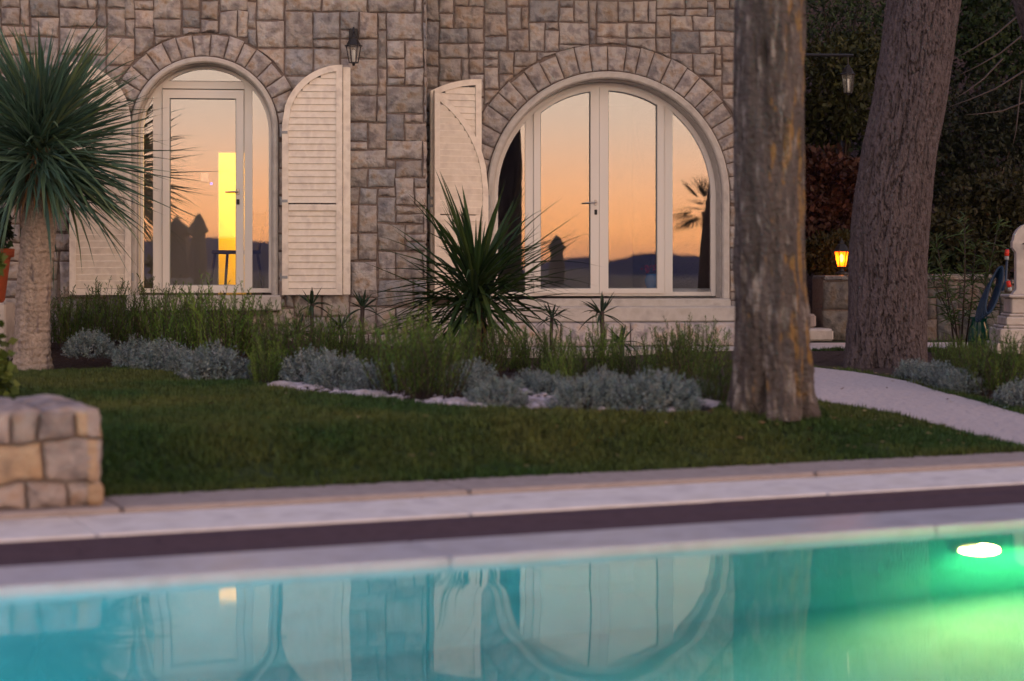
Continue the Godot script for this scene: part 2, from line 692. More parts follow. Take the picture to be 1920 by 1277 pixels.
func arch_band(st: SurfaceTool, cx: float, spring: float, ro: float, ri: float, bottom: float, z0: float, z1: float, bev := 0.0, parts := 40) -> void:
	# a band round an arch: two legs and a half ring
	var pts := [[Vector2(cx + ri, bottom), Vector2(cx + ro, bottom)]]
	for i in parts + 1:
		var a := PI * i / parts
		var d := Vector2(cos(a), sin(a))
		pts.append([Vector2(cx, spring) + d * ri, Vector2(cx, spring) + d * ro])
	pts.append([Vector2(cx - ri, bottom), Vector2(cx - ro, bottom)])
	for i in pts.size() - 1:
		var a: Vector2 = pts[i][0]
		var b: Vector2 = pts[i][1]
		var c: Vector2 = pts[i + 1][1]
		var d: Vector2 = pts[i + 1][0]
		var f := func(p: Vector2, z: float) -> Vector3: return Vector3(p.x, p.y, z)
		var ab := (b - a).normalized() * bev
		var dc := (c - d).normalized() * bev
		quad(st, f.call(a + ab, z1), f.call(b - ab, z1), f.call(c - dc, z1), f.call(d + dc, z1))
		if bev > 0.0:
			quad(st, f.call(b - ab, z1), f.call(b, z1 - bev), f.call(c, z1 - bev), f.call(c - dc, z1))
			quad(st, f.call(a, z1 - bev), f.call(a + ab, z1), f.call(d + dc, z1), f.call(d, z1 - bev))
		quad(st, f.call(b, z1 - bev), f.call(b, z0), f.call(c, z0), f.call(c, z1 - bev))
		quad(st, f.call(a, z0), f.call(a, z1 - bev), f.call(d, z1 - bev), f.call(d, z0))

# ---------------------------------------------------------------- ground and pool

func build_ground() -> void:
	bed_front = flat([[40, 672], [120, 672], [210, 668], [330, 692], [460, 718], [560, 738], [700, 752], [850, 768], [1000, 775], [1200, 780], [1340, 780], [1372, 745], [1378, 705]])
	var back := [Vector3(2.1, 0, 1.9), Vector3(-1.8, 0, 1.3), Vector3(-2.4, 0, 0.62), Vector3(-7.5, 0, 0.62)]
	for b in back:
		var w: Vector3 = house_frame * b
		bed_front.append(Vector2(w.x, w.z))
	bed_right = flat([[1700, 688], [1720, 712], [1830, 748], [1920, 772], [2010, 800], [2100, 700], [1800, 668]])
	path_shape = flat([[1390, 742], [1520, 754], [1620, 770], [1700, 786], [1800, 813], [1860, 829], [1960, 852], [2100, 880], [2100, 835], [2000, 806], [1920, 782], [1850, 762], [1760, 738], [1700, 719], [1600, 701], [1530, 693], [1400, 687], [1385, 700]])
	mulch_shape = flat([[1400, 684], [1530, 691], [1600, 699], [1700, 717], [1760, 736], [1760, 662], [1400, 662]])
	# the lawn and the garden ground, as one sheet in the pool's own axes
	var lawn := PackedVector2Array()
	for c in [Vector3(-13, 0, -2.24), Vector3(16, 0, -2.24), Vector3(22, 0, -22), Vector3(-13, 0, -22)]:
		var w: Vector3 = pool_frame * c
		lawn.append(Vector2(w.x, w.z))
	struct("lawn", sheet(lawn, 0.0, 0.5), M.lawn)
	struct("flower_bed", sheet(bed_front, 0.012), M.soil)
	struct("flower_bed", sheet(bed_right, 0.012), M.soil)
	struct("mulch", sheet(mulch_shape, 0.008), M.soil)
	struct("path", sheet(path_shape, 0.02), M.path)
	# land round everything, out to the horizon, left open where the pool and the lawn lie
	var st := begin()
	for r in [[-700, -13, -700, 24], [22, 700, -700, 24], [-13, 22, -700, -21.9]]:
		quad(st, pool_frame * Vector3(r[0], 0.02, r[3]), pool_frame * Vector3(r[1], 0.02, r[3]), pool_frame * Vector3(r[1], 0.02, r[2]), pool_frame * Vector3(r[0], 0.02, r[2]))
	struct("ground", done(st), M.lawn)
	build_grass()

func clear_of(p: Vector2) -> bool:
	for poly in [bed_front, bed_right, path_shape, mulch_shape]:
		if Geometry2D.is_point_in_polygon(p, poly):
			return false
	return true

func build_grass() -> void:
	var lv := Leaves.new()
	for i in 7:
		var a := rng.randf_range(0, TAU)
		var lean := Vector3(cos(a), 0, sin(a))
		var at := Vector3(rng.randf_range(-0.03, 0.03), 0, rng.randf_range(-0.03, 0.03))
		lv.diamond(at, (Vector3.UP + lean * rng.randf_range(0.2, 0.9)) * rng.randf_range(0.025, 0.05), lean.cross(Vector3.UP) * 0.004, Color.WHITE)
	var where := []
	while where.size() < 36000:
		var p: Vector3 = pool_frame * Vector3(rng.randf_range(-6.5, 9.5), 0, -2.27 - 10.2 * pow(rng.randf(), 1.2))
		if absf(p.x) > 0.30 * -p.z + 0.4 or not clear_of(Vector2(p.x, p.z)):
			continue
		var own: Vector3 = house_frame.affine_inverse() * p
		if own.z < 1.2 or own.z < 1.72 and own.x > -2.0:
			continue
		where.append(p)
	var mm := MultiMesh.new()
	mm.transform_format = MultiMesh.TRANSFORM_3D
	mm.use_colors = true
	mm.mesh = lv.mesh()
	mm.instance_count = where.size()
	for i in where.size():
		var p: Vector3 = where[i]
		p.y = ground_y(p.x, p.z) - 0.004
		mm.set_instance_transform(i, Transform3D(Basis(Vector3.UP, rng.randf_range(0, TAU)).scaled(Vector3.ONE * rng.randf_range(0.7, 1.35)), p))
		var dry := clampf(0.42 + 1.5 * noise.get_noise_2d(p.x * 0.45, p.z * 0.45), 0, 1)
		mm.set_instance_color(i, shade_of(Color(0.026, 0.066, 0.014).lerp(Color(0.080, 0.098, 0.024), dry), 0.3))
	var o := MultiMeshInstance3D.new()
	o.name = "grass"
	o.multimesh = mm
	o.material_override = M.dull_leaf
	add_child(o)
	o.set_meta("kind", "stuff")
	tag(o, "short mown green grass of the lawn beyond the pool", "grass")

func build_litter() -> void:
	rng.seed = 64
	var lv := Leaves.new()
	lv.diamond(Vector3(-0.02, 0, 0), Vector3(0.045, 0.004, 0), Vector3(0, 0.003, 0.008), Color.WHITE)
	var mm := MultiMesh.new()
	mm.transform_format = MultiMesh.TRANSFORM_3D
	mm.use_colors = true
	mm.mesh = lv.mesh()
	mm.instance_count = 420
	for i in mm.instance_count:
		var p := Vector3(1.9 + rng.randfn(0, 1.5), 0, -12.2 + rng.randfn(0, 1.3))
		if i % 4 == 0:
			p = Vector3(rng.randf_range(-3.0, 4.0), 0, rng.randf_range(-17.0, -10.0))
		if i % 9 and Geometry2D.is_point_in_polygon(Vector2(p.x, p.z), path_shape):
			p += Vector3(-1.0, 0, 1.1)
		p.y = ground_y(p.x, p.z) + (0.026 if not clear_of(Vector2(p.x, p.z)) else 0.032)
		if (pool_frame.affine_inverse() * p).z > -2.4:
			p = Vector3(-0.5 + rng.randfn(0, 1.2), 0, -12.3 + rng.randfn(0, 0.3))
			p.y = ground_y(p.x, p.z) + 0.026
		mm.set_instance_transform(i, Transform3D(Basis(Vector3.UP, rng.randf_range(0, TAU)).rotated(Vector3.RIGHT, rng.randf_range(-0.3, 0.3)).scaled(Vector3.ONE * rng.randf_range(0.6, 1.4)), p))
		mm.set_instance_color(i, shade_of(Color(0.16, 0.095, 0.05).lerp(Color(0.24, 0.19, 0.09), rng.randf()), 0.3))
	var o := MultiMeshInstance3D.new()
	o.name = "fallen_leaves"
	o.multimesh = mm
	o.material_override = M.dull_leaf
	add_child(o)
	o.set_meta("kind", "stuff")
	tag(o, "dry brown leaves scattered on the lawn round the grey trunk", "leaves")

func slab_row(parent: Node, called: String, x0: float, x1: float, z0: float, z1: float, y0: float, y1: float, long: float, m: Material, b := 0.008) -> void:
	var x := x0
	while x < x1:
		var l := minf(long * rng.randf_range(0.9, 1.1), x1 - x)
		var st := begin()
		bevel_box(st, Vector3(x + 0.0015, y0, z0), Vector3(x + l - 0.0015, y1 + rng.randf_range(-0.0015, 0.0015), z1), b)
		put(called, done(st), m, parent)
		x += l

func build_pool() -> void:
	var wide := 4.5
	var deep := -1.5
	var st := begin()
	for f in [[Vector3(-9, deep, 0), Vector3(9, deep, 0), Vector3(9, 0.0, 0), Vector3(-9, 0.0, 0)], [Vector3(9, deep, wide), Vector3(-9, deep, wide), Vector3(-9, 0.0, wide), Vector3(9, 0.0, wide)],
			[Vector3(-9, deep, wide), Vector3(-9, deep, 0), Vector3(-9, 0.0, 0), Vector3(-9, 0.0, wide)], [Vector3(9, deep, 0), Vector3(9, deep, wide), Vector3(9, 0.0, wide), Vector3(9, 0.0, 0)],
			[Vector3(-9, deep, wide), Vector3(9, deep, wide), Vector3(9, deep, 0), Vector3(-9, deep, 0)]]:
		quad(st, f[0], f[1], f[2], f[3])
	struct("pool_basin", done(st), M.plaster, pool_frame)
	st = begin()
	quad(st, Vector3(-9, -0.002, wide), Vector3(9, -0.002, wide), Vector3(9, -0.002, 0), Vector3(-9, -0.002, 0))
	struct("pool_water", done(st), M.water, pool_frame)
	# from the water to the lawn, all nearly level: pale rim, dark timber boards, pale coping, a strip of old stone
	var rim := group_node("pool_rim", self, pool_frame)
	rim.set_meta("kind", "structure")
	slab_row(rim, "slab", -9.4, 9.4, -0.455, 0.012, -0.055, 0.03, 2.2, M.rim_slab)
	var boards := group_node("timber_deck_strip", self, pool_frame)
	boards.set_meta("kind", "structure")
	for k in 5:
		slab_row(boards, "deck_board", -13 + 0.3 * k, 16, -0.462 - 0.1360 * (k + 1) + 0.006, -0.462 - 0.1360 * k, -0.01, 0.026, 2.6, M.dark_timber, 0.004)
	var cop := group_node("pool_coping", self, pool_frame)
	cop.set_meta("kind", "structure")
	slab_row(cop, "slab", -13, 16, -1.80, -1.148, -0.02, 0.034, 1.9, M.pale_slab, 0.008)
	var edge := group_node("lawn_edging", self, pool_frame)
	edge.set_meta("kind", "structure")
	slab_row(edge, "slab", -13, 16, -2.30, -1.806, -0.05, 0.060, 1.9, M.strip, 0.012)
	st = begin()
	box(st, Vector3(-13, -0.6, -2.6), Vector3(16, -0.06, -0.01))
	struct("footing", done(st), M.soil, pool_frame)
	# the near side of the pool, where the camera stands, and both ends
	st = begin()
	box(st, Vector3(-13, -0.4, wide), Vector3(22, 0.06, 24))
	box(st, Vector3(-13, -0.4, -0.45), Vector3(-9.4, 0.058, wide))
	box(st, Vector3(9.4, -0.4, -0.45), Vector3(22, 0.058, wide))
	struct("pool_deck", done(st), M.slab, pool_frame)
	var mist := FogVolume.new()
	mist.name = "cloudy_water"
	mist.shape = RenderingServer.FOG_VOLUME_SHAPE_BOX
	mist.size = Vector3(17.9, -deep - 0.02, wide - 0.04)
	var fm := FogMaterial.new()
	fm.albedo = Color(0.20, 0.90, 0.97)
	fm.density = 0.22
	mist.material = fm
	add_child(mist)
	mist.transform = pool_frame * Transform3D(Basis.IDENTITY, Vector3(0, deep / 2.0 - 0.004, wide / 2.0))
	mist.set_meta("kind", "stuff")
	tag(mist, "faintly cloudy turquoise water filling the lit pool", "water")
	pool_lamp(Vector3(1.97, -0.49, 0.0), 0.0, Color(1.0, 0.83, 0.42), 13.0, "lit round underwater lamp in the pool wall below the lawn")
	pool_lamp(Vector3(-4.2, -0.49, 0.0), 0.0, Color(0.92, 0.98, 0.97), 30.0, "lit round underwater lamp in the pool wall below the rubble planter")
	pool_lamp(Vector3(-1.6, -0.55, wide), PI, Color(0.92, 0.98, 0.97), 17.0, "lit round underwater lamp in the pool wall below the deck")

func pool_lamp(at: Vector3, turn: float, color: Color, energy: float, label: String) -> void:
	var o := thing("pool_lamp", label, "lamp", pool_frame * at, POOL_TURN + turn, "underwater lamps of the pool")
	var st := begin(true)
	var face := Transform3D(Basis(Vector3.RIGHT, PI / 2), Vector3.ZERO)
	lathe(st, [[0.085, 0.0], [0.102, 0.012], [0.102, 0.026], [0.082, 0.034], [0.070, 0.028]], 24)
	put("rim", done(st), M.steel, o, face)
	st = begin(true)
	lathe(st, [[0.070, 0.018], [0.060, 0.034], [0.036, 0.044], [0.001, 0.048]], 24)
	put("lens", done(st), glow(1.0, 0.80, 0.36, 5.0), o, face)
	var l := SpotLight3D.new()
	l.name = "pool_light"
	l.light_color = color
	l.light_energy = energy
	l.light_size = 0.09
	l.spot_range = 14.0
	l.spot_attenuation = 2.0
	l.spot_angle = 76.0
	l.spot_angle_attenuation = 0.6
	l.shadow_enabled = true
	o.add_child(l)
	l.position = Vector3(0, 0, 0.07)
	l.rotation = Vector3(deg_to_rad(-18), PI, 0)

# ---------------------------------------------------------------- house

func build_house() -> void:
	house = thing("stone_house", "stone villa with two arched glass doors and white louvred shutters", "house", HOUSE_AT, HOUSE_TURN)
	var right_c := Vector2(0.008, 1.955)
	var right_r := 1.305
	var left_c := Vector2(-4.21, 2.567)
	var left_r := 0.738
	var corner := -1.963
	var zl := 0.6
	var floor_r := 0.862
	var floor_l := 0.912
	var x_left := -8.2
	var x_right := 1.80
	var top := 5.0
	# mortar walls behind the stones, with the arched openings left open
	wall_backing("front_wall", x_left, corner - 0.012, floor_l - 0.02, top, left_c, left_r - 0.035, zl - 0.021, zl - 0.40)
	wall_backing("recessed_wall", corner - 0.012, x_right - 0.012, floor_r - 0.02, top, right_c, right_r - 0.04, -0.021, -0.40)
	var fw: Node3D = house.get_node("front_wall")
	var rw: Node3D = house.get_node("recessed_wall")
	var st := begin()
	box(st, Vector3(corner - 0.40, -0.2, -0.41), Vector3(corner - 0.012, top, zl - 0.41))
	put("return_wall", done(st), M.mortar, house)
	st = begin()
	box(st, Vector3(x_right - 0.40, -0.2, -7.0), Vector3(x_right - 0.012, top, -0.41))
	put("side_wall", done(st), M.mortar, house)
	# stones of the two walls; those above and beside the picture are one rough mass
	var rest := begin()
	rest.set_smooth_group(0)
	var left_hole := ring_hole(left_c, left_r, 0.243, floor_l - 0.17)
	var right_hole := ring_hole(right_c, right_r, 0.295, floor_r - 0.05)
	for poly in ashlar(x_left, corner, 0.30, top, 0.094, Vector2i(5, 3), [left_hole]):
		lay_stone(poly, zl, fw, rest, -6.35)
	for poly in ashlar(corner, x_right, 0.42, top, 0.080, Vector2i(4, 3), [right_hole]):
		lay_stone(poly, 0.0, rw, rest, -3.0)
	# quoins on the return
	var y := 0.3
	while y < top:
		var h := rng.randf_range(0.16, 0.36)
		var q := begin(true)
		stone_into(q, PackedVector2Array([Vector2(0.005, y), Vector2(0.56, y), Vector2(0.56, y + h), Vector2(0.005, y + h)]), -0.03, 0.0, stone_tint())
		put("stone", done(q), M.stone, house.get_node("return_wall"), Transform3D(Basis(Vector3.UP, PI / 2), Vector3(corner, 0, zl - 0.02)))
		y += h
	put("upper_stones", done(rest), M.stone, house).set_meta("kind", "stuff")
	voussoirs("arch_stones", left_c, left_r + 0.004, left_r + 0.240, 19, zl, deg_to_rad(-6))
	voussoirs("arch_stones", right_c, right_r + 0.004, right_r + 0.292, 29, 0.0, deg_to_rad(-4))
	# smooth pale surrounds
	for k in [[left_c, left_r, floor_l - 0.02, zl, 0.06], [right_c, right_r, floor_r - 0.02, 0.0, 0.077]]:
		st = begin()
		arch_band(st, k[0].x, k[0].y, k[1], k[1] - k[4], k[2], k[3] - 0.36, k[3] + 0.03, 0.016)
		put("arch_surround", done(st), M.moulding, house)
		st = begin()
		arch_band(st, k[0].x, k[0].y, k[1] - k[4] - 0.001, k[1] - k[4] - 0.011, k[2], k[3] - 0.35, k[3] - 0.06, 0.004)
		put("arch_lining", done(st), M.moulding, house)
	arched_door(left_c, left_r - 0.071, floor_l, zl - 0.23, 0, 0.032)
	arched_door(right_c, right_r - 0.089, floor_r, -0.27, 1, 0.055)
	# sills
	st = begin()
	bevel_box(st, Vector3(-4.98, floor_l - 0.175, zl - 0.3), Vector3(-3.44, floor_l - 0.022, zl + 0.12), 0.012)
	put("door_sill", done(st), M.moulding, house)
	st = begin()
	bevel_box(st, Vector3(-1.28, floor_r - 0.125, -0.35), Vector3(1.30, floor_r - 0.022, 0.14), 0.012)
	put("door_sill", done(st), M.moulding, house)
	# rooms: floors, ceilings and walls with thickness
	st = begin()
	box(st, Vector3(x_left, 0.3, -7.0), Vector3(-1.75, floor_l - 0.03, zl - 0.40))
	box(st, Vector3(-1.75, 0.3, -7.0), Vector3(x_right - 0.4, floor_r - 0.03, -0.40))
	put("room_floor", done(st), M.dark_wood, house)
	st = begin()
	box(st, Vector3(x_left, 3.5, -7.0), Vector3(-1.95, 3.7, zl - 0.40))
	box(st, Vector3(-1.95, 3.5, -7.0), Vector3(x_right - 0.4, 3.7, -0.40))
	put("room_ceiling", done(st), M.indoor_wall, house)
	st = begin()
	box(st, Vector3(x_left - 0.01, 0.3, -7.2), Vector3(x_right - 0.4, top, -7.0))
	box(st, Vector3(x_left - 0.2, 0.3, -7.2), Vector3(x_left - 0.01, top, zl - 0.04))
	box(st, Vector3(-1.95, floor_r - 0.03, -7.0), Vector3(-1.75, 3.5, -0.41))
	put("room_wall", done(st), M.indoor_wall, house)
	# partition with the half-open way to the lit corridor
	var a := on_house(409, 285, -0.6)
	var b := on_house(471, 540, -0.6)
	st = begin()
	box(st, Vector3(x_left, floor_l - 0.03, -0.75), Vector3(a.x, 3.5, -0.6))
	box(st, Vector3(b.x, floor_l - 0.03, -0.75), Vector3(-1.95, 3.5, -0.6))
	box(st, Vector3(a.x, a.y, -0.75), Vector3(b.x, 3.5, -0.6))
	put("partition_wall", done(st), M.indoor_wall, house)
	st = begin()
	box(st, Vector3(a.x - 1.6, floor_l - 0.03, -2.15), Vector3(b.x + 1.6, 3.5, -2.0))
	put("corridor_wall", done(st), M.ochre_wall, house)
	st = begin()
	box(st, Vector3(x_left - 0.3, top, -7.3), Vector3(x_right + 0.1, top + 0.16, zl + 0.18))
	put("roof", done(st), M.slab, house)

func ring_hole(c: Vector2, r: float, ring: float, bottom: float) -> PackedVector2Array:
	# below its spring the ring of wedge stones ends, and there the wall stones reach the surround
	var out := PackedVector2Array([Vector2(c.x - r, bottom), Vector2(c.x + r, bottom), Vector2(c.x + r, c.y - 0.12), Vector2(c.x + r + ring, c.y - 0.12)])
	for i in 29:
		var a := PI * i / 28
		out.append(c + Vector2(cos(a), sin(a)) * (r + ring))
	out.append(Vector2(c.x - r - ring, c.y - 0.12))
	out.append(Vector2(c.x - r, c.y - 0.12))
	return out

func wall_backing(called: String, x0: float, x1: float, floor_y: float, top: float, c: Vector2, r: float, z1: float, z0: float) -> void:
	var p := PackedVector2Array([Vector2(x0, -0.2), Vector2(x1, -0.2), Vector2(x1, top), Vector2(x0, top)])
	# cut from the left side of the opening so that the outline stays in one piece
	var q := PackedVector2Array([Vector2(x0, floor_y), Vector2(c.x - r, floor_y)])
	for i in 41:
		var a := PI - PI * i / 40
		q.append(c + Vector2(cos(a), sin(a)) * r)
	q.append(Vector2(c.x + r, floor_y))
	q.append(Vector2(x1, floor_y))
	q.append(Vector2(x1, top))
	q.append(Vector2(x0, top))
	var st := begin()
	extrude(st, q, z0, z1)
	box(st, Vector3(x0, -0.2, z0), Vector3(x1, floor_y, z1))
	put(called, done(st), M.mortar, house)

func lay_stone(poly: PackedVector2Array, z: float, parent: Node3D, rest: SurfaceTool, left_end: float) -> void:
	var mid := Vector2.ZERO
	for p in poly:
		mid += p
	mid /= poly.size()
	var tint := stone_tint()
	var face := z + rng.randf_range(-0.006, 0.012)
	if mid.y > 4.12 or mid.x < left_end or mid.y < 0.55:
		stone_into(rest, poly, z - 0.035, face, tint)
		return
	var st := begin(true)
	stone_into(st, poly, z - 0.035, face, tint)
	put("stone", done(st), M.stone, parent)

func voussoirs(called: String, c: Vector2, ri: float, ro: float, count: int, z: float, start: float) -> void:
	var o := group_node(called, house)
	var cuts := [0.0]
	for i in count:
		cuts.append(cuts[-1] + rng.randf_range(0.8, 1.2))
	for i in count:
		var a0: float = start + (PI - 2 * start) * cuts[i] / cuts[-1]
		var a1: float = start + (PI - 2 * start) * cuts[i + 1] / cuts[-1]
		var out := ro + rng.randf_range(-0.022, 0.012)
		var p := PackedVector2Array()
		for t: float in [0.0, 0.5, 1.0]:
			var a := lerpf(a0, a1, t)
			p.append(c + Vector2(cos(a), sin(a)) * ri)
		for t: float in [1.0, 0.5, 0.0]:
			var a := lerpf(a0, a1, t)
			p.append(c + Vector2(cos(a), sin(a)) * out)
		var st := begin(true)
		stone_into(st, p, z - 0.035, z + rng.randf_range(0.0, 0.014), arch_tint(), 0.6, 0.007)
		put("stone", done(st), M.stone, o)

func rect(a: Vector2, b: Vector2) -> PackedVector2Array:
	var lo := a.min(b)
	var hi := a.max(b)
	return PackedVector2Array([lo, Vector2(hi.x, lo.y), hi, Vector2(lo.x, hi.y)])

func arched_door(c: Vector2, r: float, floor_y: float, z: float, kind: int, wide: float) -> void:
	var o := group_node("arched_door", house)
	var inside := arch_outline(c.x, c.y, r - wide + 0.004, floor_y + 0.03, 40)
	var whole := arch_outline(c.x, c.y, r, floor_y, 40)
	var st := begin()
	arch_band(st, c.x, c.y, r, r - wide, floor_y, z - 0.07, z, 0.006)
	bevel_box(st, Vector3(c.x - r + wide, floor_y, z - 0.07), Vector3(c.x + r - wide, floor_y + 0.045, z - 0.002), 0.004)
	put("door_frame", done(st), M.white_paint, o)
	var P := func(px: float, py: float) -> Vector2: return on_house(px, py, z)
	var panes := []
	if kind == 0:
		member(o, "mullion", rect(P.call(287, 50), P.call(304, 552)), inside, z - 0.068, z + 0.004)
		member(o, "mullion", rect(P.call(458, 50), P.call(473, 552)), inside, z - 0.068, z + 0.004)
		member(o, "transom", rect(P.call(304.6, 152), P.call(457.4, 167)), inside, z - 0.068, z + 0.003)
		leaf(o, rect(P.call(305, 168), P.call(457, 549)), whole, rect(P.call(318, 184), P.call(443, 535)), z, 443, 360)
		panes = [rect(P.call(200, 60), P.call(287, 552)), rect(P.call(473, 60), P.call(600, 552)), rect(P.call(304, 60), P.call(458, 152)), rect(P.call(317.5, 183.5), P.call(443.5, 535.5))]
	else:
		member(o, "mullion", rect(P.call(985, 100), P.call(1000, 552)), inside, z - 0.068, z + 0.004)
		member(o, "mullion", rect(P.call(1245.5, 100), P.call(1261, 552)), inside, z - 0.068, z + 0.004)
		var left := arch_outline(c.x, c.y, r - wide - 0.035, floor_y, 48)
		for k in [[1000.6, 1123.0, 1013.0, 1107.0], [1123.6, 1244.8, 1140.0, 1232.0]]:
			var outer := rect(P.call(k[0], 60), P.call(k[1], 555))
			var hole := rect(P.call(k[2], 60), P.call(k[3], 541))
			var hc := Geometry2D.intersect_polygons(hole, left)
			leaf(o, outer, inside, hc[0], z, 1113 if k[0] < 1100 else 0, 380)
			panes.append(hc[0])
		panes.append(rect(P.call(850, 60), P.call(985, 552)))
		panes.append(rect(P.call(1261, 60), P.call(1450, 552)))
	for p in panes:
		for q in Geometry2D.intersect_polygons(p, inside):
			var g := begin()
			var lean := Vector2(rng.randf_range(-0.0016, 0.0016), rng.randf_range(-0.0012, 0.0012))
			var t := Geometry2D.triangulate_polygon(q)
			for i in range(0, t.size(), 3):
				var v := []
				for k in 3:
					v.append(Vector3(q[t[i + k]].x, q[t[i + k]].y, z - 0.03 + lean.dot(q[t[i + k]] - q[0])))
				if (v[1] - v[0]).cross(v[2] - v[0]).z < 0:
					v = [v[0], v[2], v[1]]
				tri(g, v[0], v[1], v[2])
			put("pane", done(g), M.glass, o)

func member(o: Node3D, called: String, shape: PackedVector2Array, inside: PackedVector2Array, z0: float, z1: float) -> void:
	for q in Geometry2D.intersect_polygons(shape, inside):
		var st := begin()
		extrude(st, q, z0, z1)
		put(called, done(st), M.white_paint, o)

func leaf(o: Node3D, outer: PackedVector2Array, inside: PackedVector2Array, hole: PackedVector2Array, z: float, handle_px: float, handle_py: float) -> void:
	# a glazed door leaf: rails and stiles left round the glass, cut at the glass's own four sides
	var st := begin()
	var lo := hole[0]
	var hi := hole[0]
	for p in hole:
		lo = lo.min(p)
		hi = hi.max(p)
	var big := 9.0
	var shape: PackedVector2Array = Geometry2D.intersect_polygons(outer, inside)[0]
	var sides := [rect(Vector2(-20, -big), Vector2(lo.x, big)), rect(Vector2(hi.x, -big), Vector2(20, big)), rect(Vector2(lo.x, -big), Vector2(hi.x, lo.y))]
	for s in sides:
		for q in Geometry2D.intersect_polygons(shape, s):
			extrude(st, q, z - 0.06, z + 0.022)
	# the head above the glass, curved where the glass is
	for q in Geometry2D.intersect_polygons(shape, rect(Vector2(lo.x, lo.y), Vector2(hi.x, big))):
		for w in Geometry2D.clip_polygons(q, hole):
			if not Geometry2D.is_polygon_clockwise(w) or true:
				extrude(st, w, z - 0.06, z + 0.0215)
	var body := put("door_leaf", done(st), M.white_paint, o)
	# thin glazing beads
	st = begin()
	for i in hole.size():
		var a := Vector3(hole[i].x, hole[i].y, z - 0.004)
		var b := Vector3(hole[(i + 1) % hole.size()].x, hole[(i + 1) % hole.size()].y, z - 0.004)
		tube(st, [a, b], [0.007], 4)
	put("glazing_bead", done(st), M.grey_plastic, o)
	if handle_px > 0:
		var p := on_house(handle_px + 3, handle_py, z)
		st = begin()
		bevel_box(st, Vector3(p.x - 0.013, p.y - 0.03, z + 0.022), Vector3(p.x + 0.017, p.y + 0.03, z + 0.030), 0.003)
		tube(st, [Vector3(p.x, p.y, z + 0.03), Vector3(p.x, p.y, z + 0.075), Vector3(p.x - 0.012, p.y, z + 0.082), Vector3(p.x - 0.125, p.y - 0.004, z + 0.078)], [0.009, 0.009, 0.010, 0.008], 8)
		put("handle", done(st), M.steel, o)
		st = begin()
		bevel_box(st, Vector3(p.x - 0.012, p.y - 0.13, z + 0.022), Vector3(p.x + 0.018, p.y - 0.075, z + 0.031), 0.003)
		tube(st, [Vector3(p.x + 0.003, p.y - 0.10, z + 0.03), Vector3(p.x + 0.003, p.y - 0.10, z + 0.04)], [0.009], 8)
		put("lock_plate", done(st), M.black_iron, o)

# ---------------------------------------------------------------- shutters, lanterns, terrace

func shutter_leaf(called: String, at: Transform3D, R: float, x0: float, x1: float, spring: float, mid_rail: float) -> void:
	# a louvred leaf cut from an arch of radius R: x runs from its spring edge (0) to its crown (R)
	var o := group_node(called, house, at)
	var top := func(x: float, r: float) -> float: return spring + sqrt(maxf(0.0, r * r - (R - x) * (R - x)))
	var w := 0.062
	var t := 0.021
	var outer := PackedVector2Array([Vector2(x0, 0), Vector2(x1, 0)])
	var hole := PackedVector2Array([Vector2(x0 + w, w), Vector2(x1 - w, w)])
	for i in 21:
		var x := lerpf(x1, x0, i / 20.0)
		outer.append(Vector2(x, top.call(x, R)))
	for i in 21:
		var x := lerpf(x1 - w, x0 + w, i / 20.0)
		hole.append(Vector2(x, maxf(w, top.call(x, R - w))))
	var st := begin()
	for k in [[rect(Vector2(-1, -1), Vector2(x0 + w, 9))], [rect(Vector2(x1 - w, -1), Vector2(9, 9))], [rect(Vector2(x0 + w, -1), Vector2(x1 - w, w))], [rect(Vector2(x0 + w, w), Vector2(x1 - w, 9))]]:
		for q in Geometry2D.intersect_polygons(outer, k[0]):
			for v in Geometry2D.clip_polygons(q, hole):
				extrude(st, v, -t, t)
	bevel_box(st, Vector3(x0 + w, mid_rail - 0.032, -t + 0.002), Vector3(x1 - w, mid_rail + 0.032, t - 0.002), 0.004)
	put("shutter_frame", done(st), M.shutter, o)
	var y := w + 0.012
	while y < spring + R:
		if absf(y + 0.03 - mid_rail) > 0.036:
			var x := x0 + w
			while x < x1 - w and hole_top(R, w, spring, x) < y + 0.022:
				x += 0.005
			if x1 - w - x > 0.06 and hole_top(R, w, spring, x1 - w) > y + 0.022:
				st = begin()
				bevel_box(st, Vector3(x - 0.004, -0.039, -0.0045), Vector3(x1 - w + 0.004, 0.039, 0.0045), 0.003, Transform3D(Basis(Vector3.RIGHT, deg_to_rad(-11)), Vector3(0, y + 0.03, -0.004)))
				put("slat", done(st), M.shutter, o)
		y += 0.0665
	# hinges on the spring edge
	for h: float in [0.18, 0.95, spring - 0.08]:
		st = begin()
		tube(st, [Vector3(x0 - 0.012, h - 0.04, 0), Vector3(x0 - 0.012, h + 0.04, 0)], [0.011], 8)
		box(st, Vector3(x0 - 0.01, h - 0.014, t), Vector3(x0 + 0.055, h + 0.014, t + 0.004))
		put("hinge", done(st), M.grey_plastic, o)

func hole_top(R: float, w: float, spring: float, x: float) -> float:
	var r := R - w
	return spring + sqrt(maxf(0.0, r * r - (R - x) * (R - x)))

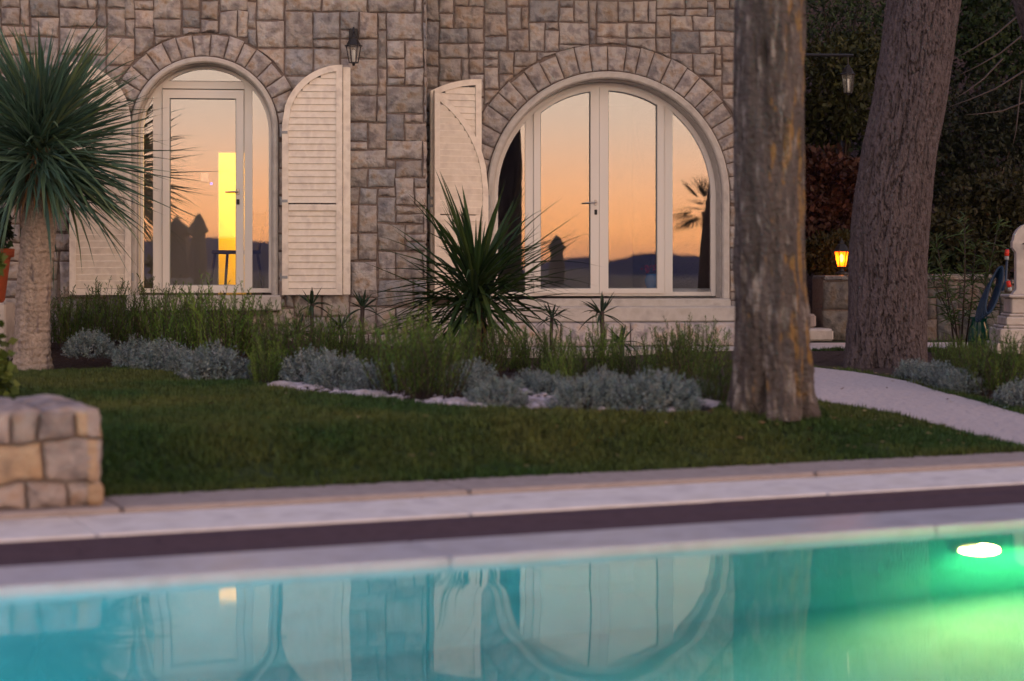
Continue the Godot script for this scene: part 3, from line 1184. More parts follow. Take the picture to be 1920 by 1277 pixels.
func build_shutters() -> void:
	var zl := 0.6
	# right-hand shutter of the narrow door: folded back flat beside it
	var a := on_house(529, 553, zl + 0.08)
	var b := on_house(642, 122, zl + 0.08)
	var w := b.x - a.x
	shutter_leaf("shutter", Transform3D(Basis(Vector3.UP, deg_to_rad(-1.5)), Vector3(a.x, a.y, zl + 0.075)), w, 0.0, w, b.y - a.y - w, on_house(0, 388, zl).y - a.y)
	var st := begin()
	bevel_box(st, Vector3(b.x + 0.004, a.y, zl + 0.055), Vector3(on_house(657, 0, zl + 0.08).x, b.y - 0.02, zl + 0.09), 0.006)
	put("shutter_edge", done(st), M.shutter, house)
	# its left-hand fellow behind the tree yucca
	var c := on_house(246, 553, zl + 0.08)
	shutter_leaf("shutter", Transform3D(Basis(Vector3.UP, PI + deg_to_rad(1.5)), Vector3(c.x, c.y, zl + 0.075)), w, 0.0, w, b.y - a.y - w, on_house(0, 388, zl).y - a.y)
	# folding shutter of the wide door: two leaves, the outer one swung out of the recess
	var h := on_house(914, 556, 0.06)
	var R := 1.18
	var spring := 1.955 - h.y + 0.02
	var turn := PI + deg_to_rad(20)
	shutter_leaf("folding_shutter", Transform3D(Basis(Vector3.UP, turn), Vector3(h.x, h.y, 0.075)), R, 0.0, 0.615, spring, 0.82)
	var tip := Vector3(h.x, h.y, 0.075) + Basis(Vector3.UP, turn) * Vector3(0.622, 0, 0.09)
	shutter_leaf("folding_shutter", Transform3D(Basis(Vector3.UP, deg_to_rad(13)), tip - Basis(Vector3.UP, deg_to_rad(13)) * Vector3(0.62, 0, 0)), R, 0.622, 1.18, spring, 0.82)

func lantern(o: Node3D, r: float, h: float, lit: bool) -> void:
	# a six-sided lantern whose glass widens upwards; its top ring is the origin, the glass hangs below
	var st := begin()
	lathe(st, [[r * 1.22, 0.0], [r * 1.22, r * 0.12], [r * 0.98, r * 0.22], [r * 0.62, r * 0.95], [r * 0.40, r * 1.05], [r * 0.40, r * 1.25], [r * 0.16, r * 1.5], [r * 0.10, r * 1.75], [0.001, r * 1.95]], 6)
	lathe(st, [[0.001, 0.0], [r * 1.22, 0.0]], 6)
	put("lantern_roof", done(st), M.black_iron, o)
	st = begin()
	for k in 6:
		var a := -TAU * k / 6
		var d := Vector3(cos(a), 0, sin(a))
		tube(st, [d * r, d * r * 0.60 + Vector3.DOWN * h], [r * 0.07], 5)
	lathe(st, [[0.001, -h - r * 0.45], [r * 0.16, -h - r * 0.40], [r * 0.22, -h - r * 0.12], [r * 0.66, -h - r * 0.06], [r * 0.66, -h + r * 0.04], [0.001, -h + r * 0.04]], 6)
	put("lantern_cage", done(st), M.black_iron, o)
	for k in 6:
		var d := Vector3(cos(-TAU * k / 6), 0, sin(-TAU * k / 6)) * 0.96
		var e := Vector3(cos(-TAU * (k + 1) / 6), 0, sin(-TAU * (k + 1) / 6)) * 0.96
		st = begin()
		quad(st, d * r * 0.60 + Vector3.DOWN * h, e * r * 0.60 + Vector3.DOWN * h, e * r, d * r)
		put("pane", done(st), glow_pane() if lit else M.lamp_glass, o)
	st = begin(true)
	if lit:
		lathe(st, [[0.001, -h * 0.72], [r * 0.22, -h * 0.62], [r * 0.30, -h * 0.42], [r * 0.2, -h * 0.22], [0.001, -h * 0.14]], 12)
		put("bulb", done(st), glow(1.0, 0.52, 0.10, 8.0), o)
	else:
		lathe(st, [[0.001, -h * 0.92], [r * 0.20, -h * 0.90], [r * 0.20, -h * 0.25], [0.001, -h * 0.2]], 10)
		put("bulb", done(st), M.frosted, o)

func glow_pane() -> StandardMaterial3D:
	if not M.has("amber"):
		M.amber = pane(0.30)
		M.amber.albedo_color = Color(1.0, 0.55, 0.12, 0.45)
		M.amber.emission_enabled = true
		M.amber.emission = lin(1.0, 0.20, 0.006)
		M.amber.emission_energy_multiplier = 1.1
	return M.amber

func build_terrace() -> void:
	build_shutters()
	var zl := 0.6
	# steps up to the wide door
	var o := thing("door_steps", "pale stone steps and rough block course leading up to the wide arched door", "steps", HOUSE_AT, HOUSE_TURN)
	var y1: float = on_house(0, 577, 0.3).y
	var y2: float = on_house(0, 609, 0.8).y
	var y3 := 0.361
	var st := begin()
	bevel_box(st, Vector3(-1.92, y2 + 0.002, 0.02), Vector3(1.72, y1, 0.50), 0.014)
	put("step", done(st), M.moulding, o)
	var x := -1.92
	while x < 1.72:
		var l := minf(rng.randf_range(0.35, 0.75), 1.76 - x)
		st = begin(true)
		stone_into(st, PackedVector2Array([Vector2(x, y3 + 0.004), Vector2(x + l, y3 + 0.004), Vector2(x + l, y2), Vector2(x, y2)]), -0.4, 0.0, Color(0.52, 0.49, 0.49), 0.7, 0.004)
		bevel_box(st, Vector3(x + 0.004, y3 + 0.004, 0.0 - 0.75), Vector3(x + l - 0.004, y2 - 0.012, -0.03), 0.01)
		put("stone_block", done(st), M.stone, o, Transform3D(Basis.IDENTITY, Vector3(0, 0, 0.82)))
		x += l
	st = begin()
	var ty := y3
	box(st, Vector3(-1.95, -0.1, 0.02), Vector3(9.0, ty, 1.6))
	struct("terrace", done(st), M.slab, house_frame)
	# side steps and low wall beyond the house corner
	var s := thing("garden_steps", "two rough stone steps beside the low wall under the lit lantern", "steps", at_depth(1530, 632, 20.6), HOUSE_TURN)
	s.position.y = ty
	st = begin()
	bevel_box(st, Vector3(-0.45, 0.0, -0.5), Vector3(0.20, 0.135, 0.0), 0.02)
	put("step", done(st), M.slab, s)
	st = begin()
	bevel_box(st, Vector3(-0.45, 0.137, -0.9), Vector3(0.09, 0.29, -0.32), 0.02)
	put("step", done(st), M.strip, s)
	low_wall("low rubble garden wall carrying the lit lantern beside the steps", at_depth(1543, 632, 21.0), 2.1, ty - 0.02, 1.075, 0.5)
	low_wall("low rubble garden wall behind the tall narrow-leaved shrub and green pot", at_depth(1735, 632, 22.0), 1.35, ty - 0.02, 1.02, 0.4)
	var lt := thing("lit_lantern", "small glowing amber lantern standing on the low garden wall", "lantern", Vector3.ZERO)
	lt.position = at_depth(1578, 472, 21.2)
	lantern(lt, 0.082, 0.17, true)
	st = begin()
	var foot: float = lt.position.y - 1.095
	lathe(st, [[0.075, -foot], [0.07, -foot + 0.02], [0.03, -foot + 0.035], [0.022, -0.19], [0.001, -0.18]], 10)
	put("foot", done(st), M.black_iron, lt)
	var l := OmniLight3D.new()
	l.name = "lantern_light"
	l.light_color = Color(1.0, 0.55, 0.16)
	l.light_energy = 0.42
	l.light_size = 0.03
	l.omni_range = 12.0
	l.omni_attenuation = 2.0
	l.shadow_enabled = true
	lt.add_child(l)
	l.position = Vector3(0, -0.08, 0)
	# wall lantern by the shutter
	var wp := on_house(663, 87, zl + 0.16)
	var wl := thing("wall_lantern", "black iron wall lantern mounted above the cream shutter", "lantern", house_frame * Vector3(wp.x, wp.y, zl + 0.16), HOUSE_TURN)
	lantern(wl, 0.074, 0.165, false)
	st = begin()
	bevel_box(st, Vector3(-0.045, 0.03, -0.165), Vector3(0.045, 0.20, -0.14), 0.008)
	tube(st, [Vector3(0, 0.06, -0.14), Vector3(0, 0.10, -0.10), Vector3(0, 0.17, -0.06), Vector3(0, 0.19, -0.02), Vector3(0, 0.14, 0)], [0.013, 0.012, 0.012, 0.011, 0.01], 8)
	put("bracket", done(st), M.black_iron, wl)
	# bracket lantern off the corner of the house
	var hp := at_depth(1590, 140, 20.6)
	var hl := thing("bracket_lantern", "black unlit lantern hanging from a straight iron arm in the garden", "lantern", hp, HOUSE_TURN)
	lantern(hl, 0.072, 0.20, false)
	st = begin()
	var end := (house_frame * Vector3(1.80, 0, -0.4)) - hp
	end.y = 0.205
	tube(st, [Vector3(0.06, 0.21, 0), Vector3(0, 0.212, 0), end], [0.016], 8)
	tube(st, [Vector3(0, 0.212, 0), Vector3(0, 0.12, 0)], [0.007], 6)
	put("arm", done(st), M.black_iron, hl)

func low_wall(label: String, at: Vector3, length: float, y0: float, y1: float, thick: float) -> void:
	var o := thing("low_garden_wall", label, "wall", Vector3(at.x, 0, at.z), HOUSE_TURN)
	var st := begin()
	box(st, Vector3(0.01, y0, -thick), Vector3(length - 0.01, y1 - 0.02, -0.03))
	put("core", done(st), M.mortar, o)
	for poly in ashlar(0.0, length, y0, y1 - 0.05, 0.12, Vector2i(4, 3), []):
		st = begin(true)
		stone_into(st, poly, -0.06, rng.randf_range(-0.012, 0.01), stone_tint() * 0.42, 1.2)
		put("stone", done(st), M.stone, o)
	var x := 0.0
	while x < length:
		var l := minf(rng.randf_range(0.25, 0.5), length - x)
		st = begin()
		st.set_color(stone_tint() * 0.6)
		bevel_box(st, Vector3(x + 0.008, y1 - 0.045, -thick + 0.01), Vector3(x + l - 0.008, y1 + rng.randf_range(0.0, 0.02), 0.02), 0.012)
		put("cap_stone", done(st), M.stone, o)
		x += l

func build_planter_wall() -> void:
	# the rubble wall end beside the pool
	var p := at_depth(190, 940, 8.8)
	var o := thing("planter_wall", "low rubble stone planter wall at the edge of the pool", "wall", Vector3(p.x, 0.055, p.z), POOL_TURN)
	var w := 2.2
	var h := 0.455
	var st := begin()
	box(st, Vector3(-w, 0, -0.95), Vector3(-0.035, h - 0.03, -0.035))
	put("core", done(st), M.mortar, o)
	var corner := [0.0, 0.125, 0.315, h]
	for f in 2:
		for r in 3:
			var x := 0.0
			var far := w if f == 0 else 1.0
			while x < far:
				var l := minf(rng.randf_range(0.12, 0.24) if r != 1 else rng.randf_range(0.2, 0.32), far - x)
				if far - x - l < 0.1:
					l = far - x
				var s := func(a: float, b: float) -> Vector2:
					return Vector2(-a + 0.03 * noise.get_noise_2d(a * 9.0, b * 31.0), b + (0.035 * noise.get_noise_2d(a * 5.0 + 9.0, b * 17.0) if b > 0.01 and b < h - 0.01 else 0.0))
				var poly := PackedVector2Array([s.call(x + l, corner[r]), s.call(x + l * 0.5, corner[r]), s.call(x, corner[r]), s.call(x, corner[r + 1]), s.call(x + l * 0.5, corner[r + 1]), s.call(x + l, corner[r + 1])])
				var st2 := begin(true)
				var warm := Color(0.44, 0.32, 0.22) if rng.randf() < 0.6 else Color(0.34, 0.29, 0.275)
				stone_into(st2, poly, -0.06, rng.randf_range(-0.01, 0.015), warm * rng.randf_range(0.75, 1.15), 0.75, 0.005, 0.035)
				put("stone", done(st2), M.stone, o, Transform3D.IDENTITY if f == 0 else Transform3D(Basis(Vector3.UP, PI / 2), Vector3(-0.005, 0, -0.99)))
				x += l
	# flat stones on top
	var x := 0.0
	while x < w:
		var l := rng.randf_range(0.2, 0.38)
		for k in 3:
			st = begin(true)
			stone_into(st, PackedVector2Array([Vector2(-x - l, 0.32 * k), Vector2(-x, 0.32 * k), Vector2(-x, 0.32 * k + 0.31), Vector2(-x - l, 0.32 * k + 0.31)]), -0.03, 0.0, Color(0.33, 0.29, 0.29) * rng.randf_range(0.85, 1.2), 0.8, 0.008)
			put("top_stone", done(st), M.stone, o, Transform3D(Basis(Vector3.RIGHT, -PI / 2), Vector3(0, h + 0.004, -0.01)))
		x += l

# ---------------------------------------------------------------- trees

func trunk_mesh(line: Array, radii: Array, sides: int, rings: int, kind: int) -> ArrayMesh:
	var curve := Curve3D.new()
	for i in line.size():
		var d: Vector3 = (line[mini(i + 1, line.size() - 1)] - line[maxi(i - 1, 0)]) * 0.17
		curve.add_point(line[i], -d, d)
	var v := PackedVector3Array()
	var c := PackedColorArray()
	var idx := PackedInt32Array()
	for j in rings + 1:
		var t := float(j) / rings
		var p := curve.sample_baked(t * curve.get_baked_length(), true)
		var f := t * (radii.size() - 1)
		var k := mini(int(f), radii.size() - 2)
		var r: float = lerpf(radii[k], radii[k + 1], f - k)
		for i in sides:
			var a := TAU * i / sides
			var d := Vector3(cos(a), 0, sin(a))
			var out := 1.0
			var col := Color(0.2, 0.17, 0.165)
			if kind == 0:
				# grey bark with long hollows, sinewy at the foot, patches of ochre lichen
				var low := exp(-maxf(p.y - 0.25, 0.0) / 0.45)
				var twist := a + 0.25 * p.y
				out += low * 0.52 * (pow(absf(sin(twist * 3.0 + 0.4 + 0.5 * sin(a * 2.0))), 0.7) - 0.25) - low * 0.24 * smoothstep(-0.05, 0.35, noise.get_noise_3d(d.x * 4.2, p.y * 1.4, d.z * 4.2))
				out += 0.11 * noise.get_noise_3d(d.x * 1.5 + 5.0, p.y * 0.8, d.z * 1.5) + 0.05 * noise.get_noise_3d(d.x * 4.0, p.y * 1.3 + 9.0, d.z * 4.0)
				var hollow := noise.get_noise_3d(d.x * 3.0 + 31.0, p.y * 1.5, d.z * 3.0)
				out -= 0.15 * smoothstep(0.22, 0.5, hollow)
				col = Color(0.098, 0.083, 0.078) * (1.0 + 0.7 * noise.get_noise_3d(d.x * 2.0 + 60.0, p.y * 1.6, d.z * 2.0))
				var pale := noise.get_noise_3d(d.x * 3.4 + 44.0, p.y * 3.4, d.z * 3.4)
				col = col.lerp(Color(0.30, 0.275, 0.255), 0.8 * smoothstep(0.15, 0.5, pale))
				var lichen := noise.get_noise_3d(d.x * 3.2 + 11.0, p.y * 3.6, d.z * 3.2) + 0.30 * d.x + 0.10 * d.z
				col = col.lerp(Color(0.26, 0.155, 0.05), 0.8 * smoothstep(0.36, 0.58, lichen))
			elif kind == 1:
				# pine: thick plates parted by upright cracks
				var low := exp(-maxf(p.y - 0.25, 0.0) / 0.30)
				out += low * 0.26 * (0.55 + 0.45 * cos(a * 4.0 + 2.1)) 
				var warp := 0.5 * noise.get_noise_3d(d.x * 2.0, p.y * 1.6, d.z * 2.0)
				var n1 := even.get_noise_3d(d.x * 5.0 + warp, p.y * 1.5, d.z * 5.0 + warp)
				var n2 := even.get_noise_3d(d.x * 7.5 + 20.0, p.y * 3.2 + warp, d.z * 7.5)
				var crack := maxf(exp(-pow(n1 / 0.060, 2)), 0.75 * exp(-pow(n2 / 0.050, 2)))
				out += -0.13 * crack + 0.05 * noise.get_noise_3d(d.x * 2.0 + 8.0, p.y * 1.2, d.z * 2.0)
				col = Color(0.105, 0.086, 0.092) * (1.0 + 0.35 * noise.get_noise_3d(d.x * 6.0 + 70.0, p.y * 3.0, d.z * 6.0))
			else:
				# yucca: ringed by the scars of old leaves
				var ring := sin(p.y * 95.0 + a * 1.2 + 2.0 * noise.get_noise_3d(d.x * 2.0, p.y * 3.0, d.z * 2.0))
				out += 0.022 * ring + 0.10 * noise.get_noise_3d(d.x * 1.6, p.y * 1.9, d.z * 1.6) + 0.22 * exp(-maxf(p.y - 0.2, 0.0) / 0.12)
				col = Color(0.36, 0.30, 0.255) * (1.0 + 0.35 * noise.get_noise_3d(d.x * 3.0 + 7.0, p.y * 4.0, d.z * 3.0))
				col = col.lerp(Color(0.15, 0.13, 0.14), 0.8 * smoothstep(0.34, 0.52, noise.get_noise_3d(d.x * 2.0 + 17.0, p.y * 2.5, d.z * 2.0)))
			v.append(p + d * r * out)
			c.append(Color(maxf(col.r, 0.01), maxf(col.g, 0.01), maxf(col.b, 0.01)))
	for j in rings:
		for i in sides:
			var i2 := (i + 1) % sides
			var q := [j * sides + i, j * sides + i2, (j + 1) * sides + i2, (j + 1) * sides + i]
			idx.append_array([q[0], q[1], q[2], q[0], q[2], q[3]])
	var arr := []
	arr.resize(Mesh.ARRAY_MAX)
	arr[Mesh.ARRAY_VERTEX] = v
	arr[Mesh.ARRAY_COLOR] = c
	arr[Mesh.ARRAY_INDEX] = idx
	var m := ArrayMesh.new()
	m.add_surface_from_arrays(Mesh.PRIMITIVE_TRIANGLES, arr)
	var st := SurfaceTool.new()
	st.create_from(m, 0)
	st.generate_normals()
	return st.commit()

func leaf_cloud(blobs: Array, count: int, size: float, col: Color, slim := 0.35) -> ArrayMesh:
	# blobs: [centre, radius]; leaves thicker towards each blob's outside, in small sprays
	var lv := Leaves.new()
	for i in count / 6:
		var b: Array = blobs[rng.randi() % blobs.size()]
		var d := any_way()
		var p: Vector3 = b[0] + d * Vector3(b[1], b[1] * 0.75, b[1]) * pow(rng.randf(), 0.4)
		var tone := shade_of(col, 0.35)
		for k in 6:
			var w := (any_way() + d * 0.5).normalized()
			var len := size * rng.randf_range(0.7, 1.4)
			lv.diamond(p + any_way() * size * 0.6, w * len, w.cross(any_way()).normalized() * len * slim, shade_of(tone, 0.12))
	return lv.mesh()

func limbs(st: SurfaceTool, from: Vector3, to: Array, r: float) -> void:
	for q in to:
		var mid: Vector3 = from.lerp(q, 0.5) + Vector3(0, 0.12 * from.distance_to(q), 0)
		tube(st, [from, mid, q], [r, r * 0.6, r * 0.2], 7, false)

func build_trees() -> void:
	# the near tree: straight grey trunk
	var g := Vector3(1.62, 0, -11.7)
	g.y = ground_y(g.x, g.z) - 0.03
	var o := thing("garden_tree", "thick grey tree trunk with ochre lichen standing at the lawn edge", "tree", Vector3.ZERO)
	put("trunk", trunk_mesh([g, g + Vector3(0.0, 0.5, 0), g + Vector3(-0.02, 1.5, 0), g + Vector3(-0.015, 2.6, 0), g + Vector3(-0.02, 4.2, 0), g + Vector3(0.1, 6.2, 0.1)], [0.215, 0.214, 0.215, 0.205, 0.20, 0.185, 0.16], 120, 320, 0), M.bark, o)
	var blobs := []
	var ends := []
	var crown := g + Vector3(0.1, 6.1, 0.1)
	for i in 8:
		var a := TAU * i / 8 + 0.3
		var q := crown + Vector3(cos(a) * rng.randf_range(0.8, 1.6), rng.randf_range(0.6, 1.9), sin(a) * rng.randf_range(0.8, 1.6))
		ends.append(q)
		blobs.append([q, rng.randf_range(0.5, 0.8)])
	var st := begin(true)
	limbs(st, crown, ends, 0.10)
	put("limb", done(st), M.dark_wood, o)
	put("crown", leaf_cloud(blobs, 9000, 0.07, Color(0.035, 0.055, 0.02), 0.2), M.leaf, o)
	# the pine behind it
	o = thing("pine_tree", "leaning pine with deeply furrowed plated bark beside the path", "tree", Vector3.ZERO)
	var line := []
	for k in [[1660, 690, 17.0], [1663, 600, 17.0], [1667, 450, 17.02], [1683, 300, 17.05], [1706, 180, 17.1], [1733, 0, 17.2], [1760, -220, 17.3], [1800, -560, 17.4]]:
		line.append(at_depth(k[0], k[1], k[2]))
	line[0].y = ground_y(line[0].x, line[0].z) - 0.04
	put("trunk", trunk_mesh(line, [0.355, 0.350, 0.345, 0.338, 0.335, 0.33, 0.32, 0.30, 0.26], 280, 460, 1), M.pine_bark, o)
	blobs = []
	ends = []
	crown = line[-1]
	for i in 9:
		var a := TAU * i / 9
		var q: Vector3 = crown + Vector3(cos(a) * rng.randf_range(1.2, 2.6), rng.randf_range(0.3, 1.6), sin(a) * rng.randf_range(1.2, 2.6))
		ends.append(q)
		blobs.append([q, rng.randf_range(0.7, 1.1)])
	st = begin(true)
	limbs(st, crown, ends, 0.15)
	put("limb", done(st), M.dark_wood, o)
	put("crown", leaf_cloud(blobs, 15000, 0.09, Color(0.025, 0.045, 0.018), 0.1), M.leaf, o)
	tree_yucca()
	spiky_shrub()

func blade_meshes(length: float, width: float, cols: Array, drops: Array, fold: float) -> Array:
	# leaves along +y that sag towards -z
	var out := []
	for c in cols:
		for d: float in drops:
			var lv := Leaves.new()
			var last := []
			for i in 7:
				var t := i / 6.0
				var p := Vector3(0, length * t * (1.0 - 0.25 * d * t), -length * d * t * t * 0.75)
				var w := width * (0.6 + 0.8 * t if t < 0.5 else 2.0 * (1.0 - t) + 0.02)
				var ring := [p + Vector3(-w, 0, 0), p + Vector3(0, 0, -fold * w), p + Vector3(w, 0, 0)]
				if i > 0:
					var k := shade_of(c, 0.06)
					lv.face(last[0], ring[0], last[1], k); lv.face(last[1], ring[0], ring[1], k)
					lv.face(last[1], ring[1], last[2], k); lv.face(last[2], ring[1], ring[2], k)
				last = ring
			out.append(lv.mesh())
	return out

func blade_at(p: Vector3, d: Vector3, s := 1.0) -> Transform3D:
	var z := Vector3.UP - d * d.dot(Vector3.UP)
	z = z.normalized() if z.length() > 0.05 else Vector3.RIGHT
	return Transform3D(Basis(d.cross(z), d, z).scaled_local(Vector3(1, s, s)), p)

func tree_yucca() -> void:
	var g := at_depth(60, 0, 17.0)
	g.y = ground_y(g.x, g.z)
	var o := thing("tree_yucca", "tree yucca with pale ringed trunk and a large spiky green crown", "tree", Vector3.ZERO)
	var head := at_depth(74, 298, 17.0)
	put("trunk", trunk_mesh([g + Vector3(0, -0.03, 0), g.lerp(head, 0.35) + Vector3(-0.01, 0, 0), g.lerp(head, 0.7) + Vector3(0.015, 0, 0), head], [0.172, 0.155, 0.152, 0.155, 0.135], 48, 220, 2), M.bark, o)
	var green := blade_meshes(1.17, 0.020, [Color(0.065, 0.13, 0.095), Color(0.085, 0.15, 0.085), Color(0.050, 0.11, 0.095), Color(0.125, 0.18, 0.09)], [0.05, 0.2, 0.42], 0.6)
	var crown := group_node("crown", o)
	for i in 300:
		var up := pow(rng.randf(), 0.8) * 1.75 - 0.62
		var a := rng.randf_range(0, TAU)
		var d := Vector3(cos(a) * cos(up), sin(up), sin(a) * cos(up)).normalized()
		if i % 5 == 0:
			d = Vector3(cos(a), rng.randf_range(-1.1, -0.3), sin(a)).normalized()
		put("leaf", green[rng.randi() % green.size()], M.leaf, crown, blade_at(head + Vector3(rng.randf_range(-0.07, 0.07), rng.randf_range(-0.06, 0.12) + 0.22 * maxf(up, 0), rng.randf_range(-0.07, 0.07)) + d * 0.05, d, rng.randf_range(0.7, 1.22)))
	# the finer inner leaves, one mass
	var mass := Leaves.new()
	for i in 900:
		var up := pow(rng.randf(), 0.9) * 1.9 - 0.75
		var a := rng.randf_range(0, TAU)
		var d := Vector3(cos(a) * cos(up), sin(up), sin(a) * cos(up)).normalized()
		var len := rng.randf_range(0.6, 1.15)
		mass.blade(head + Vector3(rng.randf_range(-0.09, 0.09), rng.randf_range(-0.1, 0.16) + 0.2 * maxf(up, 0), rng.randf_range(-0.09, 0.09)) + d * 0.05, d * len, d.cross(any_way()).normalized() * 0.013, 0.06, shade_of(Color(0.060, 0.12, 0.085), 0.4), 3, 0.4)
	put("inner_leaves", mass.mesh(), M.leaf, o).set_meta("kind", "stuff")
	# the skirt of dry leaves hanging under the head
	var dry := Leaves.new()
	for i in 260:
		var a := rng.randf_range(0, TAU)
		var out := rng.randf_range(0.05, 0.55)
		var d := Vector3(cos(a) * out, -1.0, sin(a) * out).normalized()
		var len := rng.randf_range(0.18, 0.52)
		dry.blade(head + Vector3(cos(a), 0, sin(a)) * 0.13 + Vector3(0, rng.randf_range(-0.16, 0.1), 0), d * len, Vector3(-sin(a), 0, cos(a)) * rng.randf_range(0.008, 0.016), 0.1, shade_of(Color(0.34, 0.18, 0.075).lerp(Color(0.20, 0.15, 0.10), rng.randf()), 0.3), 3, 0.3)
	put("dry_leaves", dry.mesh(), M.dull_leaf, o)

func spiky_shrub() -> void:
	var g := at_depth(893, 0, 17.2)
	g.y = ground_y(g.x, g.z)
	var o := thing("spiky_shrub", "large dark green spiky dracaena in front of the folding shutter", "shrub", Vector3.ZERO)
	var st := begin(true)
	tube(st, [g + Vector3(0, -0.03, 0), g + Vector3(0.01, 0.25, 0), g + Vector3(0, 0.55, 0)], [0.07, 0.06, 0.055], 10)
	put("stem", done(st), M.dark_wood, o)
	var kinds := blade_meshes(1.06, 0.021, [Color(0.022, 0.052, 0.016), Color(0.030, 0.066, 0.018), Color(0.045, 0.080, 0.022), Color(0.018, 0.042, 0.016)], [0.08, 0.25, 0.45], 0.5)
	var dry := blade_meshes(0.75, 0.017, [Color(0.12, 0.07, 0.03), Color(0.09, 0.075, 0.03)], [0.4, 0.7], 0.5)
	var head := g + Vector3(0, 0.70, 0)
	for i in 270:
		var up := pow(rng.randf(), 0.9) * 2.15 - 0.75
		var a := rng.randf_range(0, TAU)
		var d := Vector3(cos(a) * cos(up), sin(up), sin(a) * cos(up)).normalized()
		put("leaf", kinds[rng.randi() % kinds.size()], M.leaf, o, blade_at(head + Vector3(0, rng.randf_range(-0.25, 0.12), 0) + d * 0.04, d, rng.randf_range(0.72, 1.16)))
	for i in 34:
		var a := rng.randf_range(0, TAU)
		var d := Vector3(cos(a) * 0.5, rng.randf_range(-1.2, -0.5), sin(a) * 0.5).normalized()
		put("dry_leaf", dry[rng.randi() % dry.size()], M.dull_leaf, o, blade_at(head + Vector3(0, -0.2, 0) + d * 0.05, d, rng.randf_range(0.5, 0.8)))

# ---------------------------------------------------------------- bed plants

func rosemary_mesh(sd: int) -> Array:
	rng.seed = sd
	var lv := Leaves.new()
	var st := begin(true)
	var age := rng.randf_range(0.6, 1.15)
	for i in 62:
		var a := rng.randf_range(0, TAU)
		var out := sqrt(rng.randf())
		var p := Vector3(cos(a) * out * 0.17, 0, sin(a) * out * 0.17)
		var h := rng.randf_range(0.30, 0.62) * (1.08 - 0.35 * out)
		var lean := Vector3(cos(a) * out * 0.30 + rng.randf_range(-0.1, 0.1), 1.0, sin(a) * out * 0.30 + rng.randf_range(-0.1, 0.1)) * h
		var tone := shade_of(Color(0.050, 0.115, 0.022).lerp(Color(0.125, 0.20, 0.035), rng.randf()) * age, 0.25)
		var bend := Vector3(rng.randf_range(-0.06, 0.06), 0, rng.randf_range(-0.06, 0.06))
		tube(st, [p, p + lean * 0.5 + bend, p + lean], [0.004, 0.003, 0.0015], 3, false)
		for k in 46:
			var t := 0.12 + 0.9 * k / 46.0
			var q := p + lean * t + bend * sin(PI * minf(t, 1.0))
			var w := Vector3(rng.randf_range(-1, 1), rng.randf_range(0.5, 1.5), rng.randf_range(-1, 1)).normalized()
			var l := rng.randf_range(0.022, 0.042)
			lv.diamond(q, w * l, w.cross(any_way()).normalized() * 0.0038, shade_of(tone, 0.2))
	return [lv.mesh(), done(st)]

func grey_mesh(sd: int) -> Array:
	rng.seed = sd
	var lv := Leaves.new()
	var st := begin(true)
	for i in 420:
		var d := any_way()
		d.y = absf(d.y) * 0.95 + 0.02
		var r := 0.24 * (1.0 + 0.30 * noise.get_noise_3d(d.x * 2.2 + sd, d.y * 2.2, d.z * 2.2))
		var p := d * Vector3(r, r * 0.98, r) * pow(rng.randf_range(0.35, 1.0), 0.4)
		var tone := shade_of(Color(0.115, 0.17, 0.185).lerp(Color(0.215, 0.255, 0.25), rng.randf()), 0.3)
		if i % 6 == 0:
			tube(st, [Vector3(d.x * 0.04, 0, d.z * 0.04), p * 0.6, p], [0.006, 0.004, 0.002], 3, false)
		var along := (d + Vector3.UP * 0.5 + any_way() * 0.35).normalized()
		for k in 15:
			var q := p + along * (k - 6) * 0.0065
			var w := (along * 0.6 + any_way()).normalized()
			lv.diamond(q, w * rng.randf_range(0.018, 0.032), w.cross(any_way()).normalized() * 0.0045, shade_of(tone, 0.15))
	return [lv.mesh(), done(st)]

func aloe_mesh(sd: int, stem: float) -> Array:
	rng.seed = sd
	var lv := Leaves.new()
	for i in 18:
		var a := rng.randf_range(0, TAU)
		var up := rng.randf_range(-0.1, 1.2)
		var d := Vector3(cos(a) * cos(up), sin(up), sin(a) * cos(up))
		lv.blade(Vector3(0, stem, 0), d * rng.randf_range(0.16, 0.27), d.cross(Vector3.UP).normalized() * 0.014, 0.55 if up < 0.6 else 0.2, shade_of(Color(0.035, 0.060, 0.035), 0.3), 5, 0.7)
	var st := begin(true)
	tube(st, [Vector3(0, -0.02, 0), Vector3(0.01, stem * 0.5, 0), Vector3(0, stem + 0.02, 0)], [0.022, 0.018, 0.02], 7)
	return [lv.mesh(), done(st)]

func plant(called: String, label: String, cat: String, meshes: Array, at: Vector3, turn: float, size: float, group: String, m: Material) -> Node3D:
	var o := thing(called, label, cat, at, turn, group)
	o.scale = Vector3.ONE * size
	put("foliage", meshes[0], m, o)
	put("stem", meshes[1], M.dark_wood, o)
	return o

func beside(x: float, y: float) -> String:
	var row := "in front" if y > 735 else "behind"
	if x < 160:
		return "next to the tree yucca trunk"
	if x < 260:
		return "below the shutter behind the tree yucca"
	if x < 470:
		return "below the sill of the narrow arched door"
	if x < 560:
		return "between the narrow door and its open shutter"
	if x < 700:
		return "below the shutter beside the wall lantern"
	if x < 830:
		return "between the wall lantern and dracaena, " + row
	if x < 960:
		return "at the spiky dracaena's foot, " + row
	if x < 1110:
		return "below the wide door's handle, " + row
	if x < 1200:
		return "below the wide door's plain leaf, " + row
	return "next to the grey tree trunk, " + row

